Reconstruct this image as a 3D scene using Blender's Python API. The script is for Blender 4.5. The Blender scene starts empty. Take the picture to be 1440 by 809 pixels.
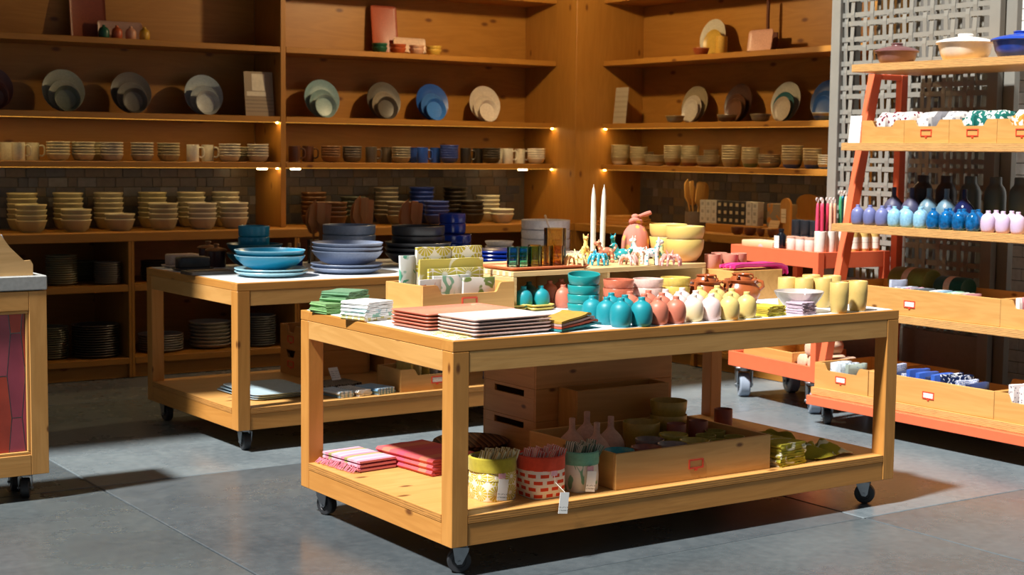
import bpy, bmesh, math, random
from mathutils import Vector, Matrix
random.seed(7)
SC = bpy.context.scene
COL = SC.collection
PI = math.pi
# ---------------------------------------------------------------- camera
cd = bpy.data.cameras.new('camera'); cam = bpy.data.objects.new('camera', cd); COL.objects.link(cam)
cr = Vector((0.82711, -0.56192, 0.01128)); cu = Vector((0.04056, 0.07969, 0.99599)); cf = Vector((0.56057, 0.82334, -0.08871))
m = Matrix.Identity(4)
for i in range(3): m[i][0] = cr[i]; m[i][1] = cu[i]; m[i][2] = -cf[i]
m.translation = (0, 0, 1.4454); cam.matrix_world = m
cd.sensor_width = 36; cd.lens = 53.56; cd.clip_end = 100
cd.dof.use_dof = True; cd.dof.focus_distance = 5.6; cd.dof.aperture_fstop = 5.0
SC.camera = cam
# ---------------------------------------------------------------- daylight
w = bpy.data.worlds.new('daylight'); SC.world = w; w.use_nodes = True
bg = w.node_tree.nodes['Background']; bg.inputs[0].default_value = (0.80, 0.88, 1.0, 1); bg.inputs[1].default_value = 0.11
sd = bpy.data.lights.new('sun', 'SUN'); sun = bpy.data.objects.new('sun', sd); COL.objects.link(sun)
sd.energy = 8.8; sd.angle = math.radians(4.5); sd.color = (1.0, 0.96, 0.90)
sun.rotation_euler = Vector((0.66, 0.09, -1.0)).to_track_quat('-Z', 'Y').to_euler(); sun.location = (-3, -2, 6)
vs = SC.view_settings; vs.view_transform = 'Standard'; vs.look = 'None'; vs.exposure = 0.0; vs.gamma = 1.0; vs.use_curve_mapping = False
SC.cycles.use_denoising = True
SC.cycles.max_bounces = 8; SC.cycles.transparent_max_bounces = 12; SC.cycles.caustics_refractive = False; SC.cycles.caustics_reflective = False
SC.cycles.sample_clamp_indirect = 6.0
# ---------------------------------------------------------------- materials
def C(h):
    h = h.lstrip('#'); o = []
    for i in (0, 2, 4):
        v = int(h[i:i+2], 16) / 255
        o.append(v / 12.92 if v <= .04045 else ((v + .055) / 1.055) ** 2.4)
    return (o[0], o[1], o[2], 1)
MC = {}
class NT:
    def __init__(s, name):
        s.m = bpy.data.materials.new(name); s.m.use_nodes = True; s.t = s.m.node_tree; s.p = s.t.nodes['Principled BSDF']
    def n(s, typ, **kw):
        x = s.t.nodes.new(typ)
        for k, v in kw.items():
            if k.startswith('i_'): x.inputs[k[2:].replace('_', ' ')].default_value = v
            elif k[0] == 'i' and k[1:].isdigit(): x.inputs[int(k[1:])].default_value = v
            else: setattr(x, k, v)
        return x
    def l(s, a, b): s.t.links.new(a, b)
    def math(s, op, a, b=None, c=None):
        x = s.t.nodes.new('ShaderNodeMath'); x.operation = op
        for i, v in enumerate((a, b, c)):
            if v is None: continue
            if isinstance(v, (int, float)): x.inputs[i].default_value = v
            else: s.l(v, x.inputs[i])
        return x.outputs[0]
    def mix(s, f, a, b, mode='MIX'):
        x = s.t.nodes.new('ShaderNodeMix'); x.data_type = 'RGBA'; x.blend_type = mode
        for i, v in ((0, f), (6, a), (7, b)):
            if isinstance(v, (int, float)): x.inputs[i].default_value = v
            elif isinstance(v, tuple): x.inputs[i].default_value = v
            else: s.l(v, x.inputs[i])
        return x.outputs[2]
    def ramp(s, f, stops):
        x = s.t.nodes.new('ShaderNodeValToRGB'); e = x.color_ramp.elements
        while len(e) < len(stops): e.new(.5)
        for i, (p, c) in enumerate(stops): e[i].position = p; e[i].color = c if isinstance(c, tuple) else (c, c, c, 1)
        s.l(f, x.inputs[0]); return x.outputs[0]
    def coord(s, kind='Object', rnd=False, scale=(1, 1, 1), rot=(0, 0, 0)):
        tc = s.n('ShaderNodeTexCoord'); o = tc.outputs[kind]
        if rnd:
            oi = s.n('ShaderNodeObjectInfo'); va = s.n('ShaderNodeVectorMath', operation='MULTIPLY_ADD')
            cb = s.n('ShaderNodeCombineXYZ')
            for i, k in enumerate((37., 53., 71.)): s.l(s.math('MULTIPLY', oi.outputs['Random'], k), cb.inputs[i])
            va.operation = 'ADD'; s.l(o, va.inputs[0]); s.l(cb.outputs[0], va.inputs[1]); o = va.outputs[0]
        mp = s.n('ShaderNodeMapping'); mp.inputs['Scale'].default_value = scale; mp.inputs['Rotation'].default_value = rot
        s.l(o, mp.inputs[0]); return mp.outputs[0]
    def done(s, col=None, rough=.5, spec=.5, metal=0., bump=None, bs=.1, bd=.01, coat=0., sheen=0.):
        p = s.p.inputs
        if col is not None:
            if isinstance(col, tuple): p['Base Color'].default_value = col
            else: s.l(col, p['Base Color'])
        if isinstance(rough, (int, float)): p['Roughness'].default_value = rough
        else: s.l(rough, p['Roughness'])
        p['Specular IOR Level'].default_value = spec; p['Metallic'].default_value = metal; p['Coat Weight'].default_value = coat
        p['Coat Roughness'].default_value = .15
        if sheen: p['Sheen Weight'].default_value = sheen
        if bump is not None:
            b = s.n('ShaderNodeBump'); b.inputs['Strength'].default_value = bs; b.inputs['Distance'].default_value = bd
            s.l(bump, b.inputs['Height']); s.l(b.outputs[0], p['Normal'])
        return s.m
def sc(c, k): return (c[0]*k, c[1]*k, c[2]*k, 1)
def plain(h, rough=.5, spec=.5, metal=0., var=.08, scale=40., bump=0., coat=0.):
    """painted, glazed or metal surface with a slight procedural mottling"""
    key = ('p', h, rough, spec, metal, var, scale, bump, coat)
    if key in MC: return MC[key]
    c = C(h); n = NT('surface_' + h.strip('#')); v = n.coord(rnd=True)
    no = n.n('ShaderNodeTexNoise'); no.inputs['Scale'].default_value = scale; no.inputs['Detail'].default_value = 4; n.l(v, no.inputs[0])
    col = n.ramp(no.outputs[0], [(.3, sc(c, 1 - var)), (.7, sc(c, 1 + var))])
    MC[key] = n.done(col, rough, spec, metal, no.outputs[0] if bump else None, bump, .002, coat)
    return MC[key]
def glaze(h, rough=.38, speck=.1): return plain(h, rough, .5, 0, speck, 90., 0., 0.)
def cloth(h, var=.1): 
    key = ('c', h)
    if key in MC: return MC[key]
    c = C(h); n = NT('cloth_' + h.strip('#')); v = n.coord(rnd=True)
    wv = n.n('ShaderNodeTexNoise'); wv.inputs['Scale'].default_value = 60; wv.inputs['Detail'].default_value = 5; n.l(v, wv.inputs[0])
    col = n.ramp(wv.outputs[0], [(.3, sc(c, 1 - var)), (.7, sc(c, 1 + var))])
    MC[key] = n.done(col, .9, .2, 0, wv.outputs[0], .3, .003, 0, .2); return MC[key]
def wood(h, axis='x', knots=1., rough=.45, k=1., dark='#5a2c0c'):
    key = ('w', h, axis, knots, rough, k)
    if key in MC: return MC[key]
    c = C(h); n = NT('pine_wood_' + axis)
    s3 = {'x': (1.1, 9, 9), 'y': (9, 1.1, 9), 'z': (9, 9, 1.1)}[axis]; f3 = {'x': (5, 120, 120), 'y': (120, 5, 120), 'z': (120, 120, 5)}[axis]
    kn = {'x': (1.7, 3.4, 3.4), 'y': (3.4, 1.7, 3.4), 'z': (3.4, 3.4, 1.7)}[axis]
    base = n.coord(rnd=True)
    def mapped(sc3):
        mp = n.n('ShaderNodeMapping'); mp.inputs['Scale'].default_value = sc3; n.l(base, mp.inputs[0]); return mp.outputs[0]
    a = n.n('ShaderNodeTexNoise'); a.inputs['Scale'].default_value = 1.; a.inputs['Detail'].default_value = 5; a.inputs['Distortion'].default_value = 1.1; n.l(mapped(s3), a.inputs[0])
    rings = n.math('SINE', n.math('MULTIPLY', a.outputs[0], 34.)); rings = n.math('MULTIPLY_ADD', rings, .5, .5)
    f = n.n('ShaderNodeTexNoise'); f.inputs['Scale'].default_value = 1.; f.inputs['Detail'].default_value = 3; n.l(mapped(f3), f.inputs[0])
    big = n.n('ShaderNodeTexNoise'); big.inputs['Scale'].default_value = 1.6; big.inputs['Detail'].default_value = 2; n.l(base, big.inputs[0])
    col = n.mix(n.math('MULTIPLY', rings, .55), sc(c, 1.08), (c[0]*.84*k, c[1]*.77*k, c[2]*.64*k, 1))
    col = n.mix(n.math('MULTIPLY', f.outputs[0], .35), col, sc(c, .62))
    col = n.mix(n.ramp(big.outputs[0], [(.35, 0.), (.75, .45)]), col, (c[0]*.88, c[1]*.79, c[2]*.66, 1))
    if knots:
        sx = n.n('ShaderNodeSeparateXYZ'); n.l(base, sx.inputs[0]); ia = 'xyz'.index(axis); ib, ic = [i for i in range(3) if i != ia]
        cb = n.n('ShaderNodeCombineXYZ'); n.l(n.math('MULTIPLY', sx.outputs[ia], 2.2), cb.inputs[0]); n.l(n.math('MULTIPLY', n.math('ADD', sx.outputs[ib], sx.outputs[ic]), 4.6), cb.inputs[1])
        vo = n.n('ShaderNodeTexVoronoi', voronoi_dimensions='2D'); vo.inputs['Scale'].default_value = 1.; n.l(cb.outputs[0], vo.inputs[0])
        pick = n.math('GREATER_THAN', n.n('ShaderNodeSeparateColor').outputs[0], .0) if False else None
        scol = n.n('ShaderNodeSeparateColor'); n.l(vo.outputs['Color'], scol.inputs[0]); keep = n.math('LESS_THAN', scol.outputs[0], .55)
        kf = n.math('MULTIPLY', n.ramp(vo.outputs['Distance'], [(.028 * knots, 1.), (.075 * knots, 0.)]), keep)
        col = n.mix(n.math('MULTIPLY', kf, .85), col, C(dark))
    MC[key] = n.done(col, rough, .4, 0, f.outputs[0], .12, .002); return MC[key]
def ply(h='#c48a48'):
    if ('ply', h) in MC: return MC[('ply', h)]
    n = NT('plywood_edge'); c = C(h); tc = n.n('ShaderNodeTexCoord'); sx = n.n('ShaderNodeSeparateXYZ'); n.l(tc.outputs['Object'], sx.inputs[0])
    nz = n.n('ShaderNodeTexNoise'); nz.inputs['Scale'].default_value = 9; n.l(n.coord(scale=(2, 2, 20)), nz.inputs[0])
    z = n.math('MULTIPLY_ADD', nz.outputs[0], .004, sx.outputs[2])
    s = n.math('GREATER_THAN', n.math('SINE', n.math('MULTIPLY', z, 760.)), .1)
    col = n.mix(n.math('MULTIPLY', s, n.ramp(nz.outputs[0], [(.3, .3), (.6, .8)])), c, sc(c, .38))
    MC[('ply', h)] = n.done(col, .6, .3); return MC[('ply', h)]
def glow(name, h, strength):
    key = ('e', h, strength)
    if key in MC: return MC[key]
    n = NT(name); n.p.inputs['Emission Color'].default_value = C(h); n.p.inputs['Emission Strength'].default_value = strength
    MC[key] = n.done(C(h), .5); return MC[key]
def glass(h, name='tinted_glass', rough=.02, tl=.28):
    """thin tinted glass: tinted straight-through light plus a Fresnel reflection"""
    key = ('g', h, tl)
    if key in MC: return MC[key]
    n = NT(name); t = n.t; c = C(h); c = (c[0]**.15, c[1]**.15, c[2]**.15, 1)
    tr = n.n('ShaderNodeBsdfTransparent'); tr.inputs[0].default_value = c; gs = n.n('ShaderNodeBsdfGlossy'); gs.inputs['Roughness'].default_value = rough
    df = n.n('ShaderNodeBsdfTranslucent' if tl < .5 else 'ShaderNodeBsdfDiffuse'); df.inputs[0].default_value = C(h); m1 = n.n('ShaderNodeMixShader'); m1.inputs[0].default_value = tl
    n.l(tr.outputs[0], m1.inputs[1]); n.l(df.outputs[0], m1.inputs[2])
    fr = n.n('ShaderNodeFresnel'); fr.inputs[0].default_value = 1.42; mx = n.n('ShaderNodeMixShader'); n.l(fr.outputs[0], mx.inputs[0]); n.l(m1.outputs[0], mx.inputs[1]); n.l(gs.outputs[0], mx.inputs[2])
    n.l(mx.outputs[0], t.nodes['Material Output'].inputs[0]); MC[key] = n.m; return n.m
def dip(top, bot, z, rough=.45, soft=.003):
    """glaze whose colour changes at height z of the piece"""
    key = ('d', top, bot, z, rough, soft)
    if key in MC: return MC[key]
    n = NT('two_tone_glaze'); tc = n.n('ShaderNodeTexCoord'); sx = n.n('ShaderNodeSeparateXYZ'); n.l(tc.outputs['Object'], sx.inputs[0])
    f = n.n('ShaderNodeMapRange'); n.l(sx.outputs[2], f.inputs[0]); f.inputs[1].default_value = z - soft; f.inputs[2].default_value = z + soft
    MC[key] = n.done(n.mix(f.outputs[0], C(bot), C(top)), rough); return MC[key]
def sunburst(kind='UV', su=1., sv=1., ink='#c6b548', paper='#ece7d6', axes=(0, 1), rays=15.):
    key = ('sb', kind, su, sv, ink, axes)
    if key in MC: return MC[key]
    n = NT('sunburst_print'); tc = n.n('ShaderNodeTexCoord'); sx = n.n('ShaderNodeSeparateXYZ'); n.l(tc.outputs[kind], sx.inputs[0])
    u = n.math('SUBTRACT', n.math('FRACT', n.math('MULTIPLY', sx.outputs[axes[0]], su)), .5)
    v = n.math('SUBTRACT', n.math('FRACT', n.math('MULTIPLY', sx.outputs[axes[1]], sv)), .5)
    r = n.math('SQRT', n.math('ADD', n.math('MULTIPLY', u, u), n.math('MULTIPLY', v, v)))
    a = n.math('ARCTAN2', v, u)
    ray = n.math('GREATER_THAN', n.math('SINE', n.math('MULTIPLY', a, rays)), -.7)
    ring = n.math('MULTIPLY', n.math('GREATER_THAN', r, .12), n.math('LESS_THAN', r, .49))
    MC[key] = n.done(n.mix(n.math('MULTIPLY', ray, ring), C(paper), C(ink)), .9, .2); return MC[key]
def dashes(su=1., sv=1., ink='#d8492c', paper='#efe4d8', rot=.35):
    key = ('da', su, sv, ink)
    if key in MC: return MC[key]
    n = NT('dash_print'); v = n.coord('UV', scale=(su, sv, 1), rot=(0, 0, 0))
    b = n.n('ShaderNodeTexBrick', offset=.5); n.l(v, b.inputs[0])
    b.inputs['Color1'].default_value = C(ink); b.inputs['Color2'].default_value = C(ink); b.inputs['Mortar'].default_value = C(paper)
    b.inputs['Scale'].default_value = 1.; b.inputs['Mortar Size'].default_value = .17; b.inputs['Mortar Smooth'].default_value = 0.
    b.inputs['Brick Width'].default_value = 1.; b.inputs['Row Height'].default_value = .72
    MC[key] = n.done(b.outputs[0], .9, .2); return MC[key]
def blotch(paper, ink, scale=8., lo=.52, hi=.56, kind='Object', sxyz=(1, 1, 1)):
    key = ('bl', paper, ink, scale, lo, sxyz)
    if key in MC: return MC[key]
    n = NT('printed_cloth'); v = n.coord(kind, rnd=True, scale=sxyz)
    t = n.n('ShaderNodeTexNoise'); t.inputs['Scale'].default_value = scale; t.inputs['Detail'].default_value = 1; t.inputs['Distortion'].default_value = 1.2; n.l(v, t.inputs[0])
    MC[key] = n.done(n.ramp(t.outputs[0], [(lo, C(paper)), (hi, C(ink))]), .9, .2); return MC[key]
def dots(paper, ink, scale=40., size=.3):
    key = ('dt', paper, ink, scale)
    if key in MC: return MC[key]
    n = NT('dotted_print'); v = n.coord('Object', rnd=True)
    t = n.n('ShaderNodeTexVoronoi'); t.inputs['Scale'].default_value = scale; n.l(v, t.inputs[0])
    MC[key] = n.done(n.ramp(t.outputs['Distance'], [(size, C(ink)), (size + .05, C(paper))]), .85, .2); return MC[key]
def stripes(cols, freq=30., axis=0, rough=.9):
    key = ('st', tuple(cols), freq, axis)
    if key in MC: return MC[key]
    n = NT('striped_cloth'); tc = n.n('ShaderNodeTexCoord'); sx = n.n('ShaderNodeSeparateXYZ'); n.l(tc.outputs['Object'], sx.inputs[0])
    f = n.math('FRACT', n.math('MULTIPLY', sx.outputs[axis], freq)); k = len(cols)
    x = n.t.nodes.new('ShaderNodeValToRGB'); x.color_ramp.interpolation = 'CONSTANT'; e = x.color_ramp.elements
    while len(e) < k: e.new(.5)
    for i in range(k): e[i].position = i / k; e[i].color = C(cols[i])
    n.l(f, x.inputs[0]); MC[key] = n.done(x.outputs[0], rough, .2); return MC[key]
def check(a, b, freq=60.):
    key = ('ck', a, b, freq)
    if key in MC: return MC[key]
    n = NT('checked_cloth'); t = n.n('ShaderNodeTexChecker'); t.inputs['Scale'].default_value = freq; t.inputs['Color1'].default_value = C(a); t.inputs['Color2'].default_value = C(b)
    n.l(n.coord('Object', rot=(.3, .2, .8)), t.inputs[0]); MC[key] = n.done(t.outputs[0], .9, .2); return MC[key]
def printed(paper='#f2efe8', ink='#8a8a88', z0=0., z1=1., freq=120., dens=.5):
    """paper with lines of small illegible print between heights z0 and z1"""
    key = ('pr', paper, ink, z0, z1, freq)
    if key in MC: return MC[key]
    n = NT('printed_card'); tc = n.n('ShaderNodeTexCoord'); sx = n.n('ShaderNodeSeparateXYZ'); n.l(tc.outputs['Object'], sx.inputs[0])
    ln = n.math('GREATER_THAN', n.math('SINE', n.math('MULTIPLY', sx.outputs[2], freq * 6.28)), .3)
    no = n.n('ShaderNodeTexNoise'); no.inputs['Scale'].default_value = 300; n.l(tc.outputs['Object'], no.inputs[0])
    f = n.math('MULTIPLY', ln, n.math('GREATER_THAN', no.outputs[0], dens))
    f = n.math('MULTIPLY', f, n.math('MULTIPLY', n.math('GREATER_THAN', sx.outputs[2], z0), n.math('LESS_THAN', sx.outputs[2], z1)))
    MC[key] = n.done(n.mix(n.math('MULTIPLY', f, .7), C(paper), C(ink)), .7, .3); return MC[key]
def lipped(h, z, k=1.45, rough=.4):
    """glazed body with a paler unglazed lip above height z"""
    c = C(h); key = ('lip', h, z)
    if key in MC: return MC[key]
    n = NT('glaze_with_lip'); tc = n.n('ShaderNodeTexCoord'); sx = n.n('ShaderNodeSeparateXYZ'); n.l(tc.outputs['Object'], sx.inputs[0])
    MC[key] = n.done(n.mix(n.math('GREATER_THAN', sx.outputs[2], z), c, (min(c[0]*k + .02, 1), min(c[1]*k + .015, 1), min(c[2]*k + .008, 1), 1)), rough); return MC[key]
def boxed(paper, ink, hw=.013, z0=.016, z1=.038):
    """carton with a small square label on its faces"""
    key = ('bx', paper, ink)
    if key in MC: return MC[key]
    n = NT('labelled_carton'); tc = n.n('ShaderNodeTexCoord'); sx = n.n('ShaderNodeSeparateXYZ'); n.l(tc.outputs['Object'], sx.inputs[0])
    f = n.math('MULTIPLY', n.math('LESS_THAN', n.math('ABSOLUTE', sx.outputs[1]), hw), n.math('MULTIPLY', n.math('GREATER_THAN', sx.outputs[2], z0), n.math('LESS_THAN', sx.outputs[2], z1)))
    ln = n.math('GREATER_THAN', n.math('SINE', n.math('MULTIPLY', sx.outputs[2], 900.)), .6)
    MC[key] = n.done(n.mix(n.math('MULTIPLY', f, n.math('SUBTRACT', 1., n.math('MULTIPLY', ln, .5))), C(paper), C(ink)), .6); return MC[key]
# ---------------------------------------------------------------- mesh helpers
def fin(bm, name, smooth=35):
    me = bpy.data.meshes.new(name); bmesh.ops.recalc_face_normals(bm, faces=bm.faces); bm.to_mesh(me); bm.free()
    if smooth:
        me.polygons.foreach_set('use_smooth', [True] * len(me.polygons)); me.set_sharp_from_angle(angle=math.radians(smooth))
    me.materials.append(None); return me
def abox(bm, x0, x1, y0, y1, z0, z1, bev=0., seg=1):
    r = bmesh.ops.create_cube(bm, size=1.); v = r['verts']
    for q in v: q.co = Vector(((x0+x1)/2 + q.co.x*(x1-x0), (y0+y1)/2 + q.co.y*(y1-y0), (z0+z1)/2 + q.co.z*(z1-z0)))
    if bev: bmesh.ops.bevel(bm, geom=list({e for q in v for e in q.link_edges}), offset=bev, segments=seg, affect='EDGES', profile=.5)
def boxes(name, *bs, bev=.0015, seg=1):
    bm = bmesh.new()
    for b in bs: abox(bm, *b, bev=bev, seg=seg)
    return fin(bm, name)
def atube(bm, pts, rad, seg=8, cap=True, closed=False):
    n = len(pts); pts = [Vector(p) for p in pts]; rings = []
    rad = rad if isinstance(rad, (list, tuple)) else [rad] * n
    up = None
    for i, p in enumerate(pts):
        a = pts[(i-1) % n] if (closed or i) else p; b = pts[(i+1) % n] if (closed or i < n-1) else p
        d = (b - a); d = d.normalized() if d.length > 1e-9 else Vector((0, 0, 1))
        if up is None:
            up = Vector((0, 0, 1)) if abs(d.z) < .9 else Vector((1, 0, 0))
        s = d.cross(up)
        if s.length < 1e-6: s = d.orthogonal()
        s.normalize(); t = s.cross(d).normalized(); up = t
        rings.append([bm.verts.new(p + (s*math.cos(k*2*PI/seg) + t*math.sin(k*2*PI/seg)) * rad[i]) for k in range(seg)])
    m_ = n if closed else n - 1
    for i in range(m_):
        A_, B_ = rings[i], rings[(i+1) % n]
        for k in range(seg): bm.faces.new((A_[k], A_[(k+1) % seg], B_[(k+1) % seg], B_[k]))
    if cap and not closed: bm.faces.new(rings[0][::-1]); bm.faces.new(rings[-1])
def tube(name, pts, rad, seg=8, closed=False):
    bm = bmesh.new(); atube(bm, pts, rad, seg, True, closed); return fin(bm, name)
def alathe(bm, prof, seg=32, at=(0, 0, 0), shape=None):
    uv = bm.loops.layers.uv.verify(); rings = []; at = Vector(at)
    for r, z in prof:
        if r < 1e-6: rings.append([bm.verts.new(at + Vector((0, 0, z)))])
        else:
            ring = []
            for k in range(seg):
                a = 2*PI*k/seg; rr = r * (shape(a, z) if shape else 1.)
                ring.append(bm.verts.new(at + Vector((rr*math.cos(a), rr*math.sin(a), z))))
            rings.append(ring)
    for i in range(len(rings) - 1):
        A_, B_ = rings[i], rings[i+1]; za, zb = prof[i][1], prof[i+1][1]
        if len(A_) == 1 and len(B_) == 1: continue
        for k in range(seg):
            k2 = (k+1) % seg; u0, u1 = k/seg, (k+1)/seg
            if len(A_) == 1: vs_, us = (A_[0], B_[k2], B_[k]), ((u0, za), (u1, zb), (u0, zb))
            elif len(B_) == 1: vs_, us = (A_[k], A_[k2], B_[0]), ((u0, za), (u1, za), (u0, zb))
            else: vs_, us = (A_[k], A_[k2], B_[k2], B_[k]), ((u0, za), (u1, za), (u1, zb), (u0, zb))
            fc = bm.faces.new(vs_)
            for lp, q in zip(fc.loops, us): lp[uv].uv = q
def lathe(name, prof, seg=32, shape=None, smooth=50):
    bm = bmesh.new(); alathe(bm, prof, seg, shape=shape); return fin(bm, name, smooth)
def aprism(bm, poly, y0, y1, axis='y'):
    def P(a, b, y): return (a, y, b) if axis == 'y' else ((y, a, b) if axis == 'x' else (a, b, y))
    A_ = [bm.verts.new(P(a, b, y0)) for a, b in poly]; B_ = [bm.verts.new(P(a, b, y1)) for a, b in poly]; n = len(poly)
    bm.faces.new(A_); bm.faces.new(B_[::-1])
    for i in range(n): bm.faces.new((A_[i], B_[i], B_[(i+1) % n], A_[(i+1) % n]))
def prism(name, poly, y0, y1, axis='y', bev=0.):
    bm = bmesh.new(); aprism(bm, poly, y0, y1, axis)
    if bev: bmesh.ops.bevel(bm, geom=list(bm.edges), offset=bev, segments=1, affect='EDGES')
    return fin(bm, name)
def join(name, *fs, smooth=40):
    bm = bmesh.new()
    for f in fs: f(bm)
    return fin(bm, name, smooth)
def ob(name, me, mat, loc=(0, 0, 0), rz=0., parent=None, rot=None):
    o = bpy.data.objects.new(name, me); COL.objects.link(o); o.location = loc; o.rotation_euler = rot if rot else (0, 0, rz)
    if me is not None and mat is not None: o.material_slots[0].link = 'OBJECT'; o.material_slots[0].material = mat
    if parent: o.parent = parent
    return o
def lab(o, label, cat, group=None, kind=None):
    o['label'] = label
    if cat: o['category'] = cat
    if group: o['group'] = group
    if kind: o['kind'] = kind
    return o
def empty(name, loc, rz=0., label=None, cat=None, group=None):
    o = ob(name, None, None, loc, rz); o.empty_display_size = .05
    if label: lab(o, label, cat, group)
    return o
def struct(o, label=None): 
    o['kind'] = 'structure'
    if label: o['label'] = label
    return o
ORD = ['', 'second', 'third', 'fourth', 'fifth', 'sixth', 'seventh', 'eighth', 'ninth', 'tenth', 'eleventh', 'twelfth', 'thirteenth', 'fourteenth', 'fifteenth']
def place(i, n):
    if n == 2: return ('lower', 'upper')[i]
    if i == n - 1: return 'topmost'
    if i == 0: return 'bottom one'
    k = n - 1 - i
    return ('second' if k == 1 else ORD[k]) + ' from top'
def stack(name, me, mat, n, x, y, z, dz, desc, cat, group, jit=.0006, tilt=0.):
    for i in range(n):
        mt = mat[i % len(mat)] if isinstance(mat, list) else mat
        o = ob(name, me, mt, (x + random.uniform(-jit, jit), y + random.uniform(-jit, jit), z + .0006 + i*dz), random.uniform(0, 6))
        lab(o, desc if n == 1 else desc + ', ' + place(i, n), cat, group)
# profiles
def P_bowl(R, h, t=.004, foot=.55):
    return [(0, .001), (foot*R*.9, .001), (foot*R, 0), (foot*R*1.02, .06*h), (.78*R, .16*h), (.89*R, .33*h), (.96*R, .56*h), (R, h - t*.4), (R - t*.3, h), (R - t*.8, h - t*.3),
            (R - t - .04*R, .56*h + t), (.89*R - t*1.2, .36*h + t), (.74*R - t, .2*h + t), (.4*R, .1*h + t), (0, .09*h + t)]
def P_plate(R, h, t=.004, foot=.6):
    return [(0, .001), (foot*R*.95, .001), (foot*R, 0), (foot*R + .004, .12*h), (.86*R, .34*h), (R, h - t*.5), (R - t*.3, h), (R - t*1.2, h - t*.2), (.85*R, .34*h + t), (foot*R, .2*h + t*.6), (0, .2*h + t*.6)]
def P_flatbowl(R, h, t=.005):
    return [(0, .001), (.80*R, 0), (.93*R, .06*h), (.985*R, .22*h), (R, h - t*.4), (R - t*.5, h), (R - t, h - t*.4), (.965*R - t, .25*h + t), (.9*R - t, .1*h + t), (.7*R, .05*h + t), (0, .05*h + t)]
def P_vase(h, R):     # little round-shouldered bud vase
    k = [(0, 0), (.73, 0), (.82, .02), (.93, .13), (.99, .28), (1, .43), (.97, .56), (.89, .67), (.76, .755), (.57, .815), (.39, .855), (.315, .885), (.305, .93), (.315, .985), (.28, 1.), (.21, .99), (.2, .87), (0, .86)]
    return [(a*R, b*h) for a, b in k]
def P_bottle(h, R):   # wide low bottle with slim neck
    k = [(0, 0), (.80, 0), (.92, .03), (1, .20), (1, .38), (.93, .50), (.74, .60), (.48, .68), (.29, .735), (.22, .79), (.215, .88), (.225, .985), (.20, 1.), (.14, .99), (.13, .76), (0, .75)]
    return [(a*R, b*h) for a, b in k]
def P_jug(h, R):      # tall straight bottle with short wide neck
    k = [(0, 0), (.93, 0), (1, .03), (1, .62), (.96, .72), (.80, .80), (.62, .84), (.56, .88), (.56, .985), (.52, 1.), (.44, .99), (.43, .85), (0, .84)]
    return [(a*R, b*h) for a, b in k]
def P_cup(h, R, t=.003):
    return [(0, 0), (.78*R, 0), (.86*R, .03*h), (.95*R, .3*h), (R, .6*h), (.985*R, h - t*.5), (.985*R - t*.5, h), (.985*R - t, h - t*.5), (R - t*1.4, .6*h), (.93*R - t, .3*h), (.8*R, .07*h), (0, .06*h)]
def P_straight(h, R, t=.003):
    return [(0, 0), (R*.97, 0), (R, .02*h), (R, h - t*.4), (R - t*.5, h), (R - t, h - t*.4), (R - t, .06*h), (0, .05*h)]
def cushion(name, w, d, h, r=.35, seg=3, wob=0., seed=0):
    """soft folded-cloth slab: rounded box with slightly uneven surface, base at z=0"""
    bm = bmesh.new(); abox(bm, -w/2, w/2, -d/2, d/2, 0, h)
    bmesh.ops.subdivide_edges(bm, edges=[e for e in bm.edges if abs((e.verts[0].co - e.verts[1].co).z) < 1e-6], cuts=4, use_grid_fill=True)
    rr = random.Random(seed)
    ph = [rr.uniform(0, 6) for _ in range(4)]
    for v in bm.verts:
        x, y, z = v.co
        ex = 1 - (abs(x) / (w/2)) ** 6; ey = 1 - (abs(y) / (d/2)) ** 6
        k = min(1, max(0, min(ex, ey)))
        v.co.z = h/2 + (z - h/2) * (.55 + .45*k) - (h/2) * (.45 - .45*k) * 0
        if wob: v.co += Vector((math.sin(y*40 + ph[0]) * wob, math.sin(x*35 + ph[1]) * wob, (math.sin(x*28 + ph[2]) * math.cos(y*24 + ph[3])) * wob if z > h*.5 else 0))
    mz = min(v.co.z for v in bm.verts)
    for v in bm.verts: v.co.z -= mz
    bmesh.ops.bevel(bm, geom=list(bm.edges), offset=min(h*.12, .002), segments=1, affect='EDGES') if False else None
    return fin(bm, name, 70)
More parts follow.
